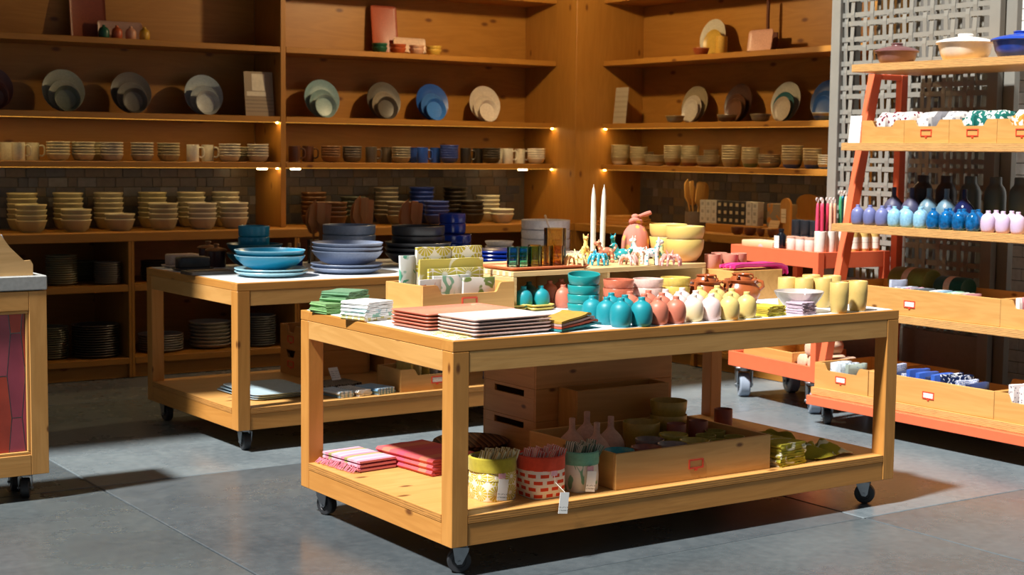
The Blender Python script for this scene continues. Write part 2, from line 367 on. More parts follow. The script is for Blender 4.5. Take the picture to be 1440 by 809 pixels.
def folded(name, w, d, h, layers=2, seed=0, wob=.0015):
    """cloth folded into layers: an S-shaped ribbon section swept along d, folds at the ends of w"""
    rr = random.Random(seed); t = h / layers * .86; bm = bmesh.new(); pts = []
    for L in range(layers):
        z = (L + .5) * h / layers; xs = [-w/2 + t*.6 + (w - t*1.2) * i / 6 for i in range(7)]
        if L % 2: xs = xs[::-1]
        for x in xs: pts.append((x, z + rr.uniform(-1, 1) * wob * .4))
        if L < layers - 1:
            sx = 1 if L % 2 == 0 else -1
            pts.append((sx * (w/2 - t*.15), z + h / layers * .5))
    n = len(pts); cols = 5; rows = []
    for j in range(cols + 1):
        y = -d/2 + d*j/cols; row = []
        for i, (x, z) in enumerate(pts):
            a = pts[max(i-1, 0)]; b = pts[min(i+1, n-1)]; dx, dz = b[0]-a[0], b[1]-a[1]; ln = math.hypot(dx, dz) or 1
            nx, nz = -dz/ln, dx/ln; wx = math.sin(y*30 + i + seed) * wob; wy = math.sin(i*1.7 + seed) * wob * 1.5
            row.append((bm.verts.new((x + nx*t/2 + wx, y + wy, max(0.0004, z + nz*t/2))), bm.verts.new((x - nx*t/2 + wx, y + wy, max(0.0004, z - nz*t/2)))))
        rows.append(row)
    for j in range(cols):
        for i in range(n-1):
            a, b, c_, d_ = rows[j][i], rows[j][i+1], rows[j+1][i+1], rows[j+1][i]
            bm.faces.new((a[0], b[0], c_[0], d_[0])); bm.faces.new((a[1], d_[1], c_[1], b[1]))
        for i in (0, n-1):
            a, d_ = rows[j][i], rows[j+1][i]; bm.faces.new((a[0], d_[0], d_[1], a[1]) if i == 0 else (a[0], a[1], d_[1], d_[0]))
    for j in (0, cols):
        for i in range(n-1):
            a, b = rows[j][i], rows[j][i+1]; bm.faces.new((a[0], a[1], b[1], b[0]) if j == 0 else (a[0], b[0], b[1], a[1]))
    return fin(bm, name, 60)
# ---------------------------------------------------------------- woods and shared colours
WT, WS, WL = '#c78c46', '#a8742f', '#d2a05e'       # tables, wall shelving, pale drawers
def wx(h=WT, kn=1.): return wood(h, 'x', kn)
def wy(h=WT, kn=1.): return wood(h, 'y', kn)
def wz(h=WT, kn=1.): return wood(h, 'z', kn)
ORANGE = plain('#df6c47', .42, .5, 0, .03, 20.)
RUBBER = plain('#26282c', .55); STEEL = plain('#9aa0a6', .35, .5, .9); GREYHUB = plain('#a9b4c2', .4)
def board(name, x0, x1, y0, y1, z0, z1, h=WT, kn=1., parent=None, bev=.002, mat=None):
    cx, cy, cz = (x0+x1)/2, (y0+y1)/2, (z0+z1)/2; d = (x1-x0, y1-y0, z1-z0); ax = 'xyz'[d.index(max(d))]
    me = boxes(name, (-d[0]/2, d[0]/2, -d[1]/2, d[1]/2, -d[2]/2, d[2]/2), bev=bev)
    return ob(name, me, mat or wood(h, ax, kn), (cx, cy, cz), 0, parent)
# ---------------------------------------------------------------- floor: cast slabs with open joints
fl = NT('polished_concrete'); v = fl.coord('Object', rnd=True)
n1 = fl.n('ShaderNodeTexNoise'); n1.inputs['Scale'].default_value = 1.3; n1.inputs['Detail'].default_value = 7; n1.inputs['Roughness'].default_value = .62; fl.l(v, n1.inputs[0])
n2 = fl.n('ShaderNodeTexNoise'); n2.inputs['Scale'].default_value = 26; n2.inputs['Detail'].default_value = 5; fl.l(v, n2.inputs[0])
oi = fl.n('ShaderNodeObjectInfo')
c0 = fl.ramp(n1.outputs[0], [(.25, C('#4c555c')), (.52, C('#5c666c')), (.8, C('#6c7579'))])
c0 = fl.mix(.22, c0, fl.ramp(n2.outputs[0], [(.3, C('#3e4448')), (.7, C('#7b8082'))]))
c0 = fl.mix(1., c0, oi.outputs['Color'], 'MULTIPLY')
FLOOR = fl.done(c0, fl.ramp(n1.outputs[0], [(.3, .20), (.7, .36)]), .5, 0, n2.outputs[0], .012, .002)
base = ob('floor', boxes('floor', (-6, 9, -4, 11, -.14, -.012), bev=0), plain('#3a3a39', .9)); struct(base, 'polished grey concrete floor of large slabs with open joints')
GX = [-5.05, -2.65, -.25, 2.15, 4.55, 6.95, 9.0]; GY = [-4.0, -2.23, -.10, 2.03, 4.16, 6.29, 8.42, 10.5]
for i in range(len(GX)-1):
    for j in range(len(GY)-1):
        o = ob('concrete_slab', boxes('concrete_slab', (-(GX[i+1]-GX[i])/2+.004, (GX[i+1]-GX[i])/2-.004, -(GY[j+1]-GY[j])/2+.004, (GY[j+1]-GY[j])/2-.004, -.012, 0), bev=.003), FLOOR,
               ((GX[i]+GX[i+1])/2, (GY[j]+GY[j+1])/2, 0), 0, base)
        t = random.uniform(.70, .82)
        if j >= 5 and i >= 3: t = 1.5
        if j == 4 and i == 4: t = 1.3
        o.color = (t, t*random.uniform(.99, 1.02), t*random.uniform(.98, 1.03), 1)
# ---------------------------------------------------------------- walls, soffit
yS, yB, yC = 9.439, 9.848, 9.186; xS, xB, xC = 7.0575, 7.4418, 6.811
Z1, Z2, Z3, ZC = 2.133, 1.666, 1.357, .917; TH = .038
PLASTER = plain('#b9b4aa', .9, .2)
wb = struct(ob('wall_back', boxes('wall_back', (.6, 7.6, yB + .03, yB + .15, 0, 3.0), bev=0), PLASTER), 'back wall behind the pine shelving')
wr = struct(ob('wall_right', boxes('wall_right', (xB + .03, xB + .15, 6.44, yB + .03, 0, 3.0), bev=0), PLASTER), 'right wall behind the pine shelving')
ce = struct(ob('ceiling', boxes('ceiling', (-5, 7.75, 6.85, 10.1, 3.0, 3.2), bev=0), plain('#8f7450', .8, .2)), 'low soffit over the shelving')
# mosaic tiles above the worktop, one object each
tl = NT('splashback_tile'); oi = tl.n('ShaderNodeObjectInfo'); tn = tl.n('ShaderNodeTexNoise'); tn.inputs['Scale'].default_value = 30; tl.l(tl.coord(rnd=True), tn.inputs[0])
tcol = tl.ramp(oi.outputs['Random'], [(0., C('#6b6157')), (.3, C('#7c6c56')), (.55, C('#5e5a55')), (.75, C('#54565c')), (.9, C('#8a8580')), (1., C('#4a4b52'))])
TILE = tl.done(tl.mix(.25, tcol, tn.outputs[0], 'OVERLAY'), .3)
tw, th = .128, .064
tme = {k: boxes('tile', (-k/2+.002, k/2-.002, -.005, .0, -th/2+.002, th/2-.002), bev=.0015) for k in (tw, tw/2)}
GROUT = plain('#6e685e', .9)
for wall, a0, a1 in ((wb, 1.9, xC), (wr, 6.47, yC)):
    back = wall is wb
    g = ob('splashback', boxes('splashback', (a0, a1, yB, yB + .03, ZC, Z3 - TH), bev=0) if back else boxes('splashback', (xB, xB + .03, a0, a1, ZC, Z3 - TH), bev=0), GROUT, (0, 0, 0), 0, wall)
    for r in range(6):
        a = a0 + (.0 if r % 2 else -.05); z = ZC + .02 + (r + .5) * (th + .0) - .01; rr = random.Random(r + (50 if back else 0))
        while a < a1 - .03:
            k = tw if rr.random() < .72 else tw/2; b = min(a + k, a1 - .001)
            if a >= a0 - .001 and b - a > k - .002:
                if back: ob('tile', tme[k], TILE, ((a+b)/2, yB, z), 0, wall)
                else: ob('tile', tme[k], TILE, (xB, (a+b)/2, z), -PI/2, wall)
            a += k
# white tiled side wall beyond the screen
ws = struct(ob('wall_side', boxes('wall_side', (7.30, 7.42, -1.5, 6.44, 0, 3.6), bev=0), plain('#6a6863', .8)), 'white tiled side wall beyond the grey screen')  # bare base coloured dark to stand for unlit space behind the screen
wtm = boxes('white_tile', (-.102, .102, -.008, 0, -.0315, .0315), bev=.002); WTILE = plain('#e9e9e6', .3)
for r in range(44):
    for k in range(6):
        y = 4.50 + k*.208 + (.104 if r % 2 else 0); ob('white_tile', wtm, WTILE, (7.30, y, .04 + r*.067), -PI/2, ws)
# corner column where the two runs meet
col = struct(board('wall_corner', xC, xB + .03, yC, yB + .03, 0, 3.0, WS, 1.0), 'pine clad corner column between the two shelving runs')
board('corner_edge', xC - .003, xC + .016, yC - .003, yC + .016, .02, 2.99, parent=None, mat=ply()).parent = col
# ---------------------------------------------------------------- shelving bays
LED = glow('warm_led', '#ffb648', 1.6); LEDEND = glow('warm_led_end', '#ffcf70', 60.); PUCK = glow('warm_puck', '#ffe6a8', 14.)
def bay(name, label, a0, a1, along, ends, group, up=None):
    e = empty(name, ((a0+a1)/2 if along == 'x' else xB, yB if along == 'x' else (a0+a1)/2, ZC), 0, label, 'shelving', group); inv = Vector(e.location)
    def bd(nm, a, b, d0, d1, z0, z1, **kw):
        o = board(nm, a, b, d0, d1, z0, z1, WS, parent=None, **kw) if along == 'x' else board(nm, d0, d1, a, b, z0, z1, WS, parent=None, **kw)
        o.parent = e; o.location = Vector(o.location) - inv; return o
    f, bk = (yS, yB) if along == 'x' else (xS, xB)
    bd('back_panel', a0, a1, bk + .001, bk + .029, Z3, 2.98, kn=1.2)
    for z in (Z3, Z2, Z1, 2.60):
        s = bd('shelf', a0 + .001, a1 - .001, f, bk, z - TH, z)
        if z in (Z3, Z2):
            bd('light_strip', a0 + .006, a1 - .006, f + .024, f + .028, z - TH - .0018, z - TH - .0003, mat=LED, bev=0)
            for a in ((a1 - .014,) if along == 'x' or True else ()): bd('light_end', a - .006, a + .006, f + .016, f + .03, z - TH - .008, z - TH - .0003, mat=LEDEND, bev=0)
            ld_ = bpy.data.lights.new('light_strip_lamp', 'AREA'); ld_.shape = 'RECTANGLE'; ld_.size = a1 - a0 - .02; ld_.size_y = .006; ld_.energy = (1.3 if z == Z2 else .6) * (a1 - a0); ld_.color = (1., .70, .30)
            lo_ = bpy.data.objects.new('light_strip_lamp', ld_); COL.objects.link(lo_); lo_.parent = e; am = (a0 + a1)/2
            lo_.location = Vector((am, f + .026, z - TH - .004) if along == 'x' else (f + .026, am, z - TH - .004)) - inv; lo_.rotation_euler = (0, 0, 0 if along == 'x' else PI/2)
    for a in ends: bd('upright', a - .019, a + .019, f - .002, bk, ZC + .001, 2.98)
    return e
b1 = bay('shelving_unit', 'left bay of pine wall shelving holding cream bowls and mugs', .95, 4.52, 'x', (.93,), 'pine wall shelving bays')
b2 = bay('shelving_unit', 'middle bay of pine wall shelving with the blue and white plates', 4.56, xC - .002, 'x', (4.54,), 'pine wall shelving bays')
b3 = bay('shelving_unit', 'right wall bay of pine shelving beside the grey screen', 6.50, yC - .002, 'y', (6.48,), 'pine wall shelving bays')
pk = lathe('puck_light', [(0, 0), (.034, 0), (.036, .004), (.036, .012), (0, .012)], 20)
for p, (x, y) in ((b1, (4.43, yS + .1)), (b2, (4.68, yS + .1)), (b2, (6.58, yS + .1))):
    ob('puck_light', pk, PUCK, Vector((x, y, Z3 - TH - .013)) - Vector(p.location), 0, p)
# worktops and base cabinets
o = board('worktop', .95, xC + .0, yC, yB, ZC - .055, ZC, WS); lab(o, 'long pine worktop under the cream and dark bowl stacks', 'worktop', 'pine worktops')
o = board('worktop', xC, xB, 6.46, yC - .001, ZC - .055, ZC, WS); lab(o, 'pine worktop on the right wall holding boxes and utensils', 'worktop', 'pine worktops')
def cabinet(label, a0, a1, along):
    e = empty('base_cabinet', (((a0+a1)/2, yC, 0) if along == 'x' else (xC, (a0+a1)/2, 0)), 0, label, 'cabinet', 'open pine base cabinets'); inv = Vector(e.location)
    def bd(nm, a, b, d0, d1, z0, z1, **kw):
        o = board(nm, a, b, d0, d1, z0, z1, WS, **kw) if along == 'x' else board(nm, d0, d1, a, b, z0, z1, WS, **kw)
        o.parent = e; o.location = Vector(o.location) - inv
    f, bk = (yC, yB) if along == 'x' else (xC, xB); zt = ZC - .056
    bd('back_panel', a0 + .0006, a1 - .0006, bk - .012, bk - .001, .02, zt); bd('side_panel', a0 + .0006, a0 + .019, f + .002, bk - .013, .005, zt); bd('side_panel', a1 - .019, a1 - .0006, f + .002, bk - .013, .005, zt)
    bd('shelf', a0 + .02, a1 - .02, f + .003, bk - .013, .591 - .042, .591); bd('shelf', a0 + .02, a1 - .02, f, bk - .013, .131 - .04, .131)
    bd('toe_kick', a0 + .02, a1 - .02, f + .03, f + .048, .003, .09)
XB_ = [1.08, 2.225, 3.376, 4.52, 5.665, 6.807]
nm = ['far left', 'second from left', 'third from left behind the butter dishes', 'fourth from left behind the blue table', 'next to the corner column']
for i in range(5): cabinet('open pine base cabinet, ' + nm[i], XB_[i], XB_[i+1], 'x')
cabinet('open pine base cabinet on right wall near the corner column', 7.82, yC - .003, 'y'); cabinet('open pine base cabinet on right wall behind the orange cart', 6.46, 7.819, 'y')
# ---------------------------------------------------------------- wheels
def caster_mesh():
    def fork(bm):
        abox(bm, -.038, .038, -.034, .034, -.006, 0, .001); alathe(bm, [(0, -.016), (.024, -.016), (.024, -.006), (0, -.006)], 16)
        for s in (-1, 1): aprism(bm, [(-.02, -.016), (.036, -.016), (.034, -.03), (.012, -.074), (-.004, -.076), (-.012, -.066)], s*.026 - .0015, s*.026 + .0015)
        atube(bm, [(.003, -.032, -.066), (.003, .032, -.066)], .005, 10)
    wh = [(0, -.0135), (.012, -.0135), (.014, -.016), (.022, -.016), (.024, -.018), (.038, -.018), (.0415, -.014), (.0415, .014), (.038, .018), (.024, .018), (.022, .016), (.014, .016), (.012, .0135), (0, .0135)]
    return join('caster', fork), lathe('wheel', wh, 28, smooth=30)
CASTER, WHEEL = caster_mesh()
def casters(parent, pts, zb, scale=1., angs=(0, 1, 2, 3), steel=STEEL, wheelmat=RUBBER):
    for i, (x, y) in enumerate(pts):
        c_ = ob('caster', CASTER, steel, (x, y, zb), angs[i % len(angs)], parent); c_.scale = (scale,) * 3
        w_ = ob('wheel', WHEEL, wheelmat, (.003, 0, -.066), 0, c_, (PI/2, 0, 0))
# ---------------------------------------------------------------- pine display tables
def table(label, x, y, rz, W, D, zt=.8141, zb=.1085, angs=(0, 1, 2, 3)):
    e = empty('display_table', (x, y, 0), rz, label, 'table', 'pine display tables on casters'); L = .067
    for px, py in ((0, 0), (W-L, 0), (0, D-L), (W-L, D-L)): board('leg', px, px+L, py, py+L, zb, zt - .0375, WT, .7, e, .003)
    t0, t1 = zt - .037, zt
    for nm, b in (('top_rail', (0, W, 0, .075)), ('top_rail', (0, W, D-.075, D)), ('top_rail', (0, .075, .0755, D-.0755)), ('top_rail', (W-.075, W, .0755, D-.0755))): board(nm, *b, t0, t1, WT, 1., e)
    a0 = zt - .109
    for b in ((L+.001, W-L-.001, .001, .03), (L+.001, W-L-.001, D-.03, D-.001), (.001, .03, L+.001, D-L-.001), (W-.03, W-.001, L+.001, D-L-.001)): board('apron', *b, a0, t0 - .0005, WL, .8, e)
    board('table_surface', .018, W-.018, .018, D-.018, zt - .012, zt + .0015, parent=e, mat=plain('#dfe4e8', .5, .4, 0, .03), bev=0)
    for b in ((L+.001, W-L-.001, .002, .03), (L+.001, W-L-.001, D-.03, D-.002), (.002, .03, L+.001, D-L-.001), (W-.03, W-.002, L+.001, D-L-.001)): board('lower_rail', *b, zb, .186, WT, 1., e)
    board('deck', .004, W-.004, L+.001, D-L-.001, .1865, .213, WL, 1., e); board('deck_front', L+.001, W-L-.001, .004, L, .1865, .213, WL, 1., e); board('deck_back', L+.001, W-L-.001, D-L, D-.004, .1865, .213, WL, 1., e)
    for b in ((L+.001, W-L-.001, .0, .0038), (L+.001, W-L-.001, D-.0038, D), (0., .0038, L+.001, D-L-.001), (W-.0038, W, L+.001, D-L-.001)): board('plywood_edge', *b, .187, .2128, parent=e, mat=ply(), bev=0)
    casters(e, [(.075, .075), (W-.085, .075), (.075, D-.085), (W-.085, D-.085)], zb, 1., angs)
    return e
TA = table('front pine display table crowded with colourful vases and plates', 2.6743, 4.2748, -.0041, 2.1633, 1.1417, angs=(-.5, 2.2, 1.9, 2.6))
TB = table('rear pine display table holding blue and turquoise serving bowls', 2.9472, 6.6259, .0227, 2.16, 1.1035, angs=(1.45, 2.2, 1.6, 2.6))
# ---------------------------------------------------------------- wooden drawers
def drawer(label, x, y, z, rz, W, D, H, notch='front', frame='front', card=True, h=WL, group='pine drawers and crates', slot=False, cat='drawer', name='wooden_crate', nw=.45, ndep=.3, fx=0.):
    """open pine box: local front is -y, base at z"""
    e = empty(name, (x, y, z), rz, label, cat, group); t = .012
    def face(nm, y0, cut):
        if cut:
            a, b, d = nw*W/2, nw*W/2 - .03, H*ndep
            poly = [(-W/2, 0), (W/2, 0), (W/2, H), (a, H), (a - .008, H - .004), (b + .006, H - d + .004), (b, H - d), (-b, H - d), (-b - .006, H - d + .004), (-a + .008, H - .004), (-a, H), (-W/2, H)]
            ob(nm, prism(nm, poly, y0, y0 + t), wood(h, 'x', .7), (0, 0, 0), 0, e)
        else: board(nm, -W/2, W/2, y0, y0 + t, 0, H, h, .7, e)
    face('front_panel', -D/2, notch == 'front'); face('back_panel', D/2 - t, notch in ('back', 'both'))
    for s in (-1, 1):
        if slot and s < 0:
            x0 = -W/2; q = D*.28
            bm = bmesh.new()
            abox(bm, x0, x0+t, -D/2+t+.0005, D/2-t-.0005, 0, H*.70, .001); abox(bm, x0, x0+t, -D/2+t+.0005, -q, H*.70, H, .001); abox(bm, x0, x0+t, q, D/2-t-.0005, H*.70, H, .001); abox(bm, x0, x0+t, -q, q, H*.90, H, .001)
            ob('side_panel', fin(bm, 'side_panel'), wood(h, 'y', .7), (0, 0, 0), 0, e)
        else: board('side_panel', s*W/2 - (t if s > 0 else 0), s*W/2 + (t if s < 0 else 0), -D/2 + t + .0005, D/2 - t - .0005, 0, H, h, .7, e)
    board('bottom_panel', -W/2 + t + .0005, W/2 - t - .0005, -D/2 + t + .0005, D/2 - t - .0005, .004, .012, h, .5, e)
    if frame:
        fw, fh = .072, .036; zz = H*.44; yy = -D/2 - .0035
        f = ob('label_frame', boxes('label_frame', (-fw/2, fw/2, 0, .0034, fh/2-.005, fh/2), (-fw/2, fw/2, 0, .0034, -fh/2, -fh/2+.005), (-fw/2, -fw/2+.005, 0, .0034, -fh/2+.005, fh/2-.005), (fw/2-.005, fw/2, 0, .0034, -fh/2+.005, fh/2-.005), (-.006, .006, 0, .0034, -fh/2-.008, -fh/2), bev=0), plain('#d8452c', .45), (fx, yy, zz), 0, e)
        if card: ob('label_card', boxes('label_card', (-fw/2+.006, fw/2-.006, .001, .003, -fh/2+.006, fh/2-.006), bev=0), printed('#eee9e2', '#a9a49c', -.008, .008, 110.), (0, 0, 0), 0, f)
    return e
# ---------------------------------------------------------------- right rack: orange A-frame with pine shelves
rk = empty('shelf_rack', (6.3, 4.85, 0), 0, 'orange steel rack on casters with five pine shelves', 'rack')
def rp(o): o.location = Vector(o.location) - Vector((6.3, 4.85, 0)); o.parent = rk; return o
RY0, RY1 = 3.95, 5.83
for xf, z in ((5.935, .199), (6.02, .633), (6.055, 1.08), (6.111, 1.514), (6.173, 1.935)):
    rp(board('shelf', xf, 6.70, RY0, RY1, z - .041, z, WL, .6)); rp(board('plywood_edge', xf - .003, xf - .0002, RY0, RY1, z - .040, z - .001, mat=ply('#d8a466'), bev=0))
for y in (RY1 + .026, RY0 - .026):
    me = prism('front_leg', [(5.99, .11), (6.045, .11), (6.415, 1.892), (6.355, 1.892)], y - .022, y + .022)
    rp(ob('front_leg', me, ORANGE)); rp(board('back_leg', 6.575, 6.625, y - .022, y + .022, .11, 1.893, mat=ORANGE))
    rp(board('top_bar', 6.416, 6.574, y - .020, y + .020, 1.865, 1.893, mat=ORANGE))
for b in ((5.897, 5.937, RY0, RY1), (6.66, 6.70, RY0, RY1), (5.938, 6.659, RY1 - .04, RY1), (5.938, 6.659, RY0, RY0 + .04)): rp(board('base_beam', *b, .108, .157, mat=ORANGE))
casters(rk, [(5.99-6.3, 5.76-4.85), (5.99-6.3, 4.02-4.85), (6.52-6.3, 5.76-4.85), (6.52-6.3, 4.02-4.85)], .108, 1., (.9, 1., 1.2, .4))
# ---------------------------------------------------------------- grey woven screen doors
GREY = plain('#84847e', .6, .4, 0, .05, 8.)
def screen(label, X0, y0, y1, zb, zt, off, panel=True):
    e = empty('woven_screen', (X0, (y0+y1)/2, 0), 0, label, 'screen', 'grey woven screen doors'); ym = (y0+y1)/2
    post = .07; per, pair, wd, am, tk = .1475, .0485, .028, .0027, .0022
    for a in (y0, y1 - post): board('post', -.022, .022, a - ym, a + post - ym, .0, zt, mat=GREY, parent=e)
    board('bottom_panel', -.012, .012, y0 + post - ym, y1 - post - ym, .03, .47, mat=plain('#77736a', .6), parent=e); board('top_rail', -.02, .02, y0 + post - ym, y1 - post - ym, zt - .06, zt, mat=GREY, parent=e)
    ys, zs = [], []; a = y1 - post - .03 - off
    while a > y0 + post + .01: ys += [q for q in (a, a - pair) if q > y0 + post + .014]; a -= per
    a = .52
    while a < zt - .09: zs += [a, a + .05]; a += .1415
    def ribbon(nm, pts, vertical, c):
        bm = bmesh.new(); rows = []
        for t, s in pts:
            r = []
            for dx, dw in ((-tk/2, -wd/2), (tk/2, -wd/2), (tk/2, wd/2), (-tk/2, wd/2)):
                r.append(bm.verts.new((s*am + dx, dw, t) if vertical else (s*am + dx, t, dw)))
            rows.append(r)
        for i in range(len(rows)-1):
            for k in range(4): bm.faces.new((rows[i][k], rows[i][(k+1) % 4], rows[i+1][(k+1) % 4], rows[i+1][k]))
        bm.faces.new(rows[0]); bm.faces.new(rows[-1][::-1])
        ob(nm, fin(bm, nm, 0), GREY, (0, c - ym, 0) if vertical else (0, 0, c), 0, e)
    for i, y in enumerate(ys): ribbon('slat', [(.47, 0)] + [(z, 1 if (i+j) % 2 else -1) for j, z in enumerate(zs)] + [(zt - .06, 0)], True, y)
    yo = sorted((y, i) for i, y in enumerate(ys))
    for j, z in enumerate(zs): ribbon('slat', [(y0 + post - ym, 0)] + [(y - ym, -1 if (i+j) % 2 else 1) for y, i in yo] + [(y1 - post - ym, 0)], False, z)
    return e
screen('grey woven metal screen door behind the rack, nearer leaf', 6.735, 5.30, 6.516, 0, 2.74, 0.)
screen('grey woven metal screen door, rear leaf showing past the front one', 6.79, 5.235, 6.44, 0, 2.74, .075)
# ---------------------------------------------------------------- orange two-tier cart
ct = empty('orange_cart', (6.40, 6.345, 0), math.radians(-6.3), 'orange steel two-tier cart on grey wheels', 'cart')
hw, hl = .255, .405
def tray(zb, zt, floor_z):
    b = [(-hw, -hw+.02, -hl, hl), (hw-.02, hw, -hl, hl), (-hw+.02, hw-.02, -hl, -hl+.02), (-hw+.02, hw-.02, hl-.02, hl)]
    for q in b: board('tray_rim', *q, zb, zt, mat=ORANGE, parent=ct)
    board('tray_floor', -hw+.021, hw-.021, -hl+.021, hl-.021, floor_z - .012, floor_z, mat=ORANGE, parent=ct)
tray(.822, .912, .905); tray(.185, .272, .215)
for px, py in ((-hw - .004, -hl - .004), (hw - .041, -hl - .004), (hw - .041, hl - .041)): board('post', px, px + .045, py, py + .045, .187, .912, mat=ORANGE, parent=ct)
ob('knob', lathe('knob', [(0, 0), (.012, 0), (.017, .008), (.012, .018), (0, .02)], 16), ORANGE, (-hw + .03, hl + .0, .86), 0, ct, (-PI/2, 0, 0))
casters(ct, [(-.19, .33), (.17, .33), (-.19, -.33), (.17, -.33)], .185, 1.72, (1.1, 1.3, 1., .8), STEEL, plain('#8d9aac', .45))
for px, py in ((-.19, .33), (.17, .33), (-.19, -.33), (.17, -.33)): board('wheel_bracket', px - .05, px + .05, py - .04, py + .04, .1856, .199, mat=ORANGE, parent=ct)
# ---------------------------------------------------------------- tiled counter at the left
cn = empty('tiled_counter', (1.3, 6.5, 0), 0, 'mobile counter with red tiles framed in wood and grey concrete top', 'counter'); cl = Vector((1.3, 6.5, 0))
def cp(o): o.location = Vector(o.location) - cl; o.parent = cn; return o
x0, x1, y0, y1 = .55, 1.907, 6.165, 6.44; zb, zt = .108, .862
cp(board('worktop', x0, x1 + .003, y0 - .003, y1, .866, .924, mat=plain('#a9acab', .7, .3, 0, .1, 60., .2), bev=.004))
cp(board('stile', x1 - .072, x1, y0, y0 + .03, zb, zt, '#d8a25e', .5)); cp(board('stile', x0, x0 + .072, y0, y0 + .03, zb, zt, '#d8a25e', .5))
cp(board('top_rail', x0 + .0725, x1 - .0725, y0, y0 + .03, zt - .078, zt, '#d8a25e', .5)); cp(board('bottom_rail', x0 + .0725, x1 - .0725, y0, y0 + .03, zb, zb + .085, '#d8a25e', .5))
ix0, ix1, iz0, iz1 = x0 + .073, x1 - .073, zb + .086, zt - .079
for b in ((ix0, ix1, iz1 - .012, iz1), (ix0, ix1, iz0, iz0 + .012)): cp(board('bead', b[0], b[1], y0 + .004, y0 + .02, b[2], b[3], '#d8a764', 0.))
for b in ((ix0, ix0 + .012), (ix1 - .012, ix1)): cp(board('bead', b[0], b[1], y0 + .004, y0 + .02, iz0 + .0125, iz1 - .0125, '#d8a764', 0.))
cp(board('side_panel', x1 - .03, x1, y0 + .0305, y1, zb, zt, '#d8a25e', .5)); cp(board('side_panel', x0, x0 + .03, y0 + .0305, y1, zb, zt, '#d8a25e', .5)); cp(board('back_panel', x0 + .031, x1 - .031, y1 - .02, y1, zb, zt, '#d8a25e', .5)); cp(board('bottom_panel', x0 + .031, x1 - .031, y0 + .031, y1 - .021, zb, zb + .02, '#d8a25e', .5))
grout = cp(board('grout', ix0 + .0125, ix1 - .0125, y0 + .018, y0 + .028, iz0 + .0125, iz1 - .0125, mat=plain('#a2a2a2', .9), bev=0))
def clip(poly, xa, xb_, za, zb_):
    for ax, lim, sg in ((0, xa, 1), (0, xb_, -1), (1, za, 1), (1, zb_, -1)):
        out = []
        for i in range(len(poly)):
            p, q = poly[i-1], poly[i]; a, b = (p[ax]-lim)*sg, (q[ax]-lim)*sg
            if (a >= 0) != (b >= 0): t = a/(a-b); out.append((p[0]+(q[0]-p[0])*t, p[1]+(q[1]-p[1])*t))
            if b >= 0: out.append(q)
        poly = out
        if not poly: break
    return poly
RT = [plain('#ac4c5a', .22, .6, 0, .15, 8., 0, .3), plain('#b8442c', .2, .6, 0, .2, 8., 0, .3), plain('#a04254', .22, .6, 0, .15, 8., 0, .3)]
gl = Vector((ix0 + ix1, 2*y0 + .046, iz0 + iz1)) / 2
for i in range(-1, 26):
    cx = ix1 - .050 - i*.0575
    for j in range(-1, 5):
        cz = iz0 - .02 + j*.346 + (.173 if i % 2 else 0.)
        hx = [(cx-.0185, cz-.1705), (cx+.0185, cz-.1705), (cx+.0345, cz), (cx+.0185, cz+.1705), (cx-.0185, cz+.1705), (cx-.0345, cz)]
        q = clip(hx, ix0 + .014, ix1 - .014, iz0 + .014, iz1 - .014)
        if len(q) < 3 or max(a for a, b in q) - min(a for a, b in q) < .006: continue
        me = prism('red_tile', [(a - gl.x, b - gl.z) for a, b in q], -.009, -.002)
        ob('red_tile', me, RT[(i + j*2) % 3 if random.random() < .7 else 0], (0, 0, 0), 0, grout)
casters(cn, [(1.83-1.3, 6.24-6.5), (1.83-1.3, 6.38-6.5), (.65-1.3, 6.24-6.5), (.65-1.3, 6.38-6.5)], .108, 1.0, (1.2, 1.4, 1., 1.))
# warm spotlight fixed under the soffit near the corner
sp = empty('ceiling_spotlight', (5.75, 8.15, 3.0), 0, 'warm ceiling spotlight near the corner column', 'spotlight')
ob('lamp_can', lathe('lamp_can', [(0, 0), (.045, 0), (.05, -.10), (.045, -.10), (.04, -.02), (0, -.02)], 20), plain('#2a2a2a', .5), (0, 0, 0), 0, sp)
ob('bulb', lathe('bulb', [(0, -.05), (.02, -.052), (.03, -.07), (.018, -.085), (0, -.088)], 16), glow('bulb', '#ffd9a0', 6.), (0, 0, 0), 0, sp)
ld = bpy.data.lights.new('spotlight_lamp', 'POINT'); ld.energy = 90.; ld.color = (1.0, .74, .40); ld.shadow_soft_size = .045
lo = bpy.data.objects.new('spotlight_lamp', ld); COL.objects.link(lo); lo.parent = sp; lo.location = (0, 0, -.16)
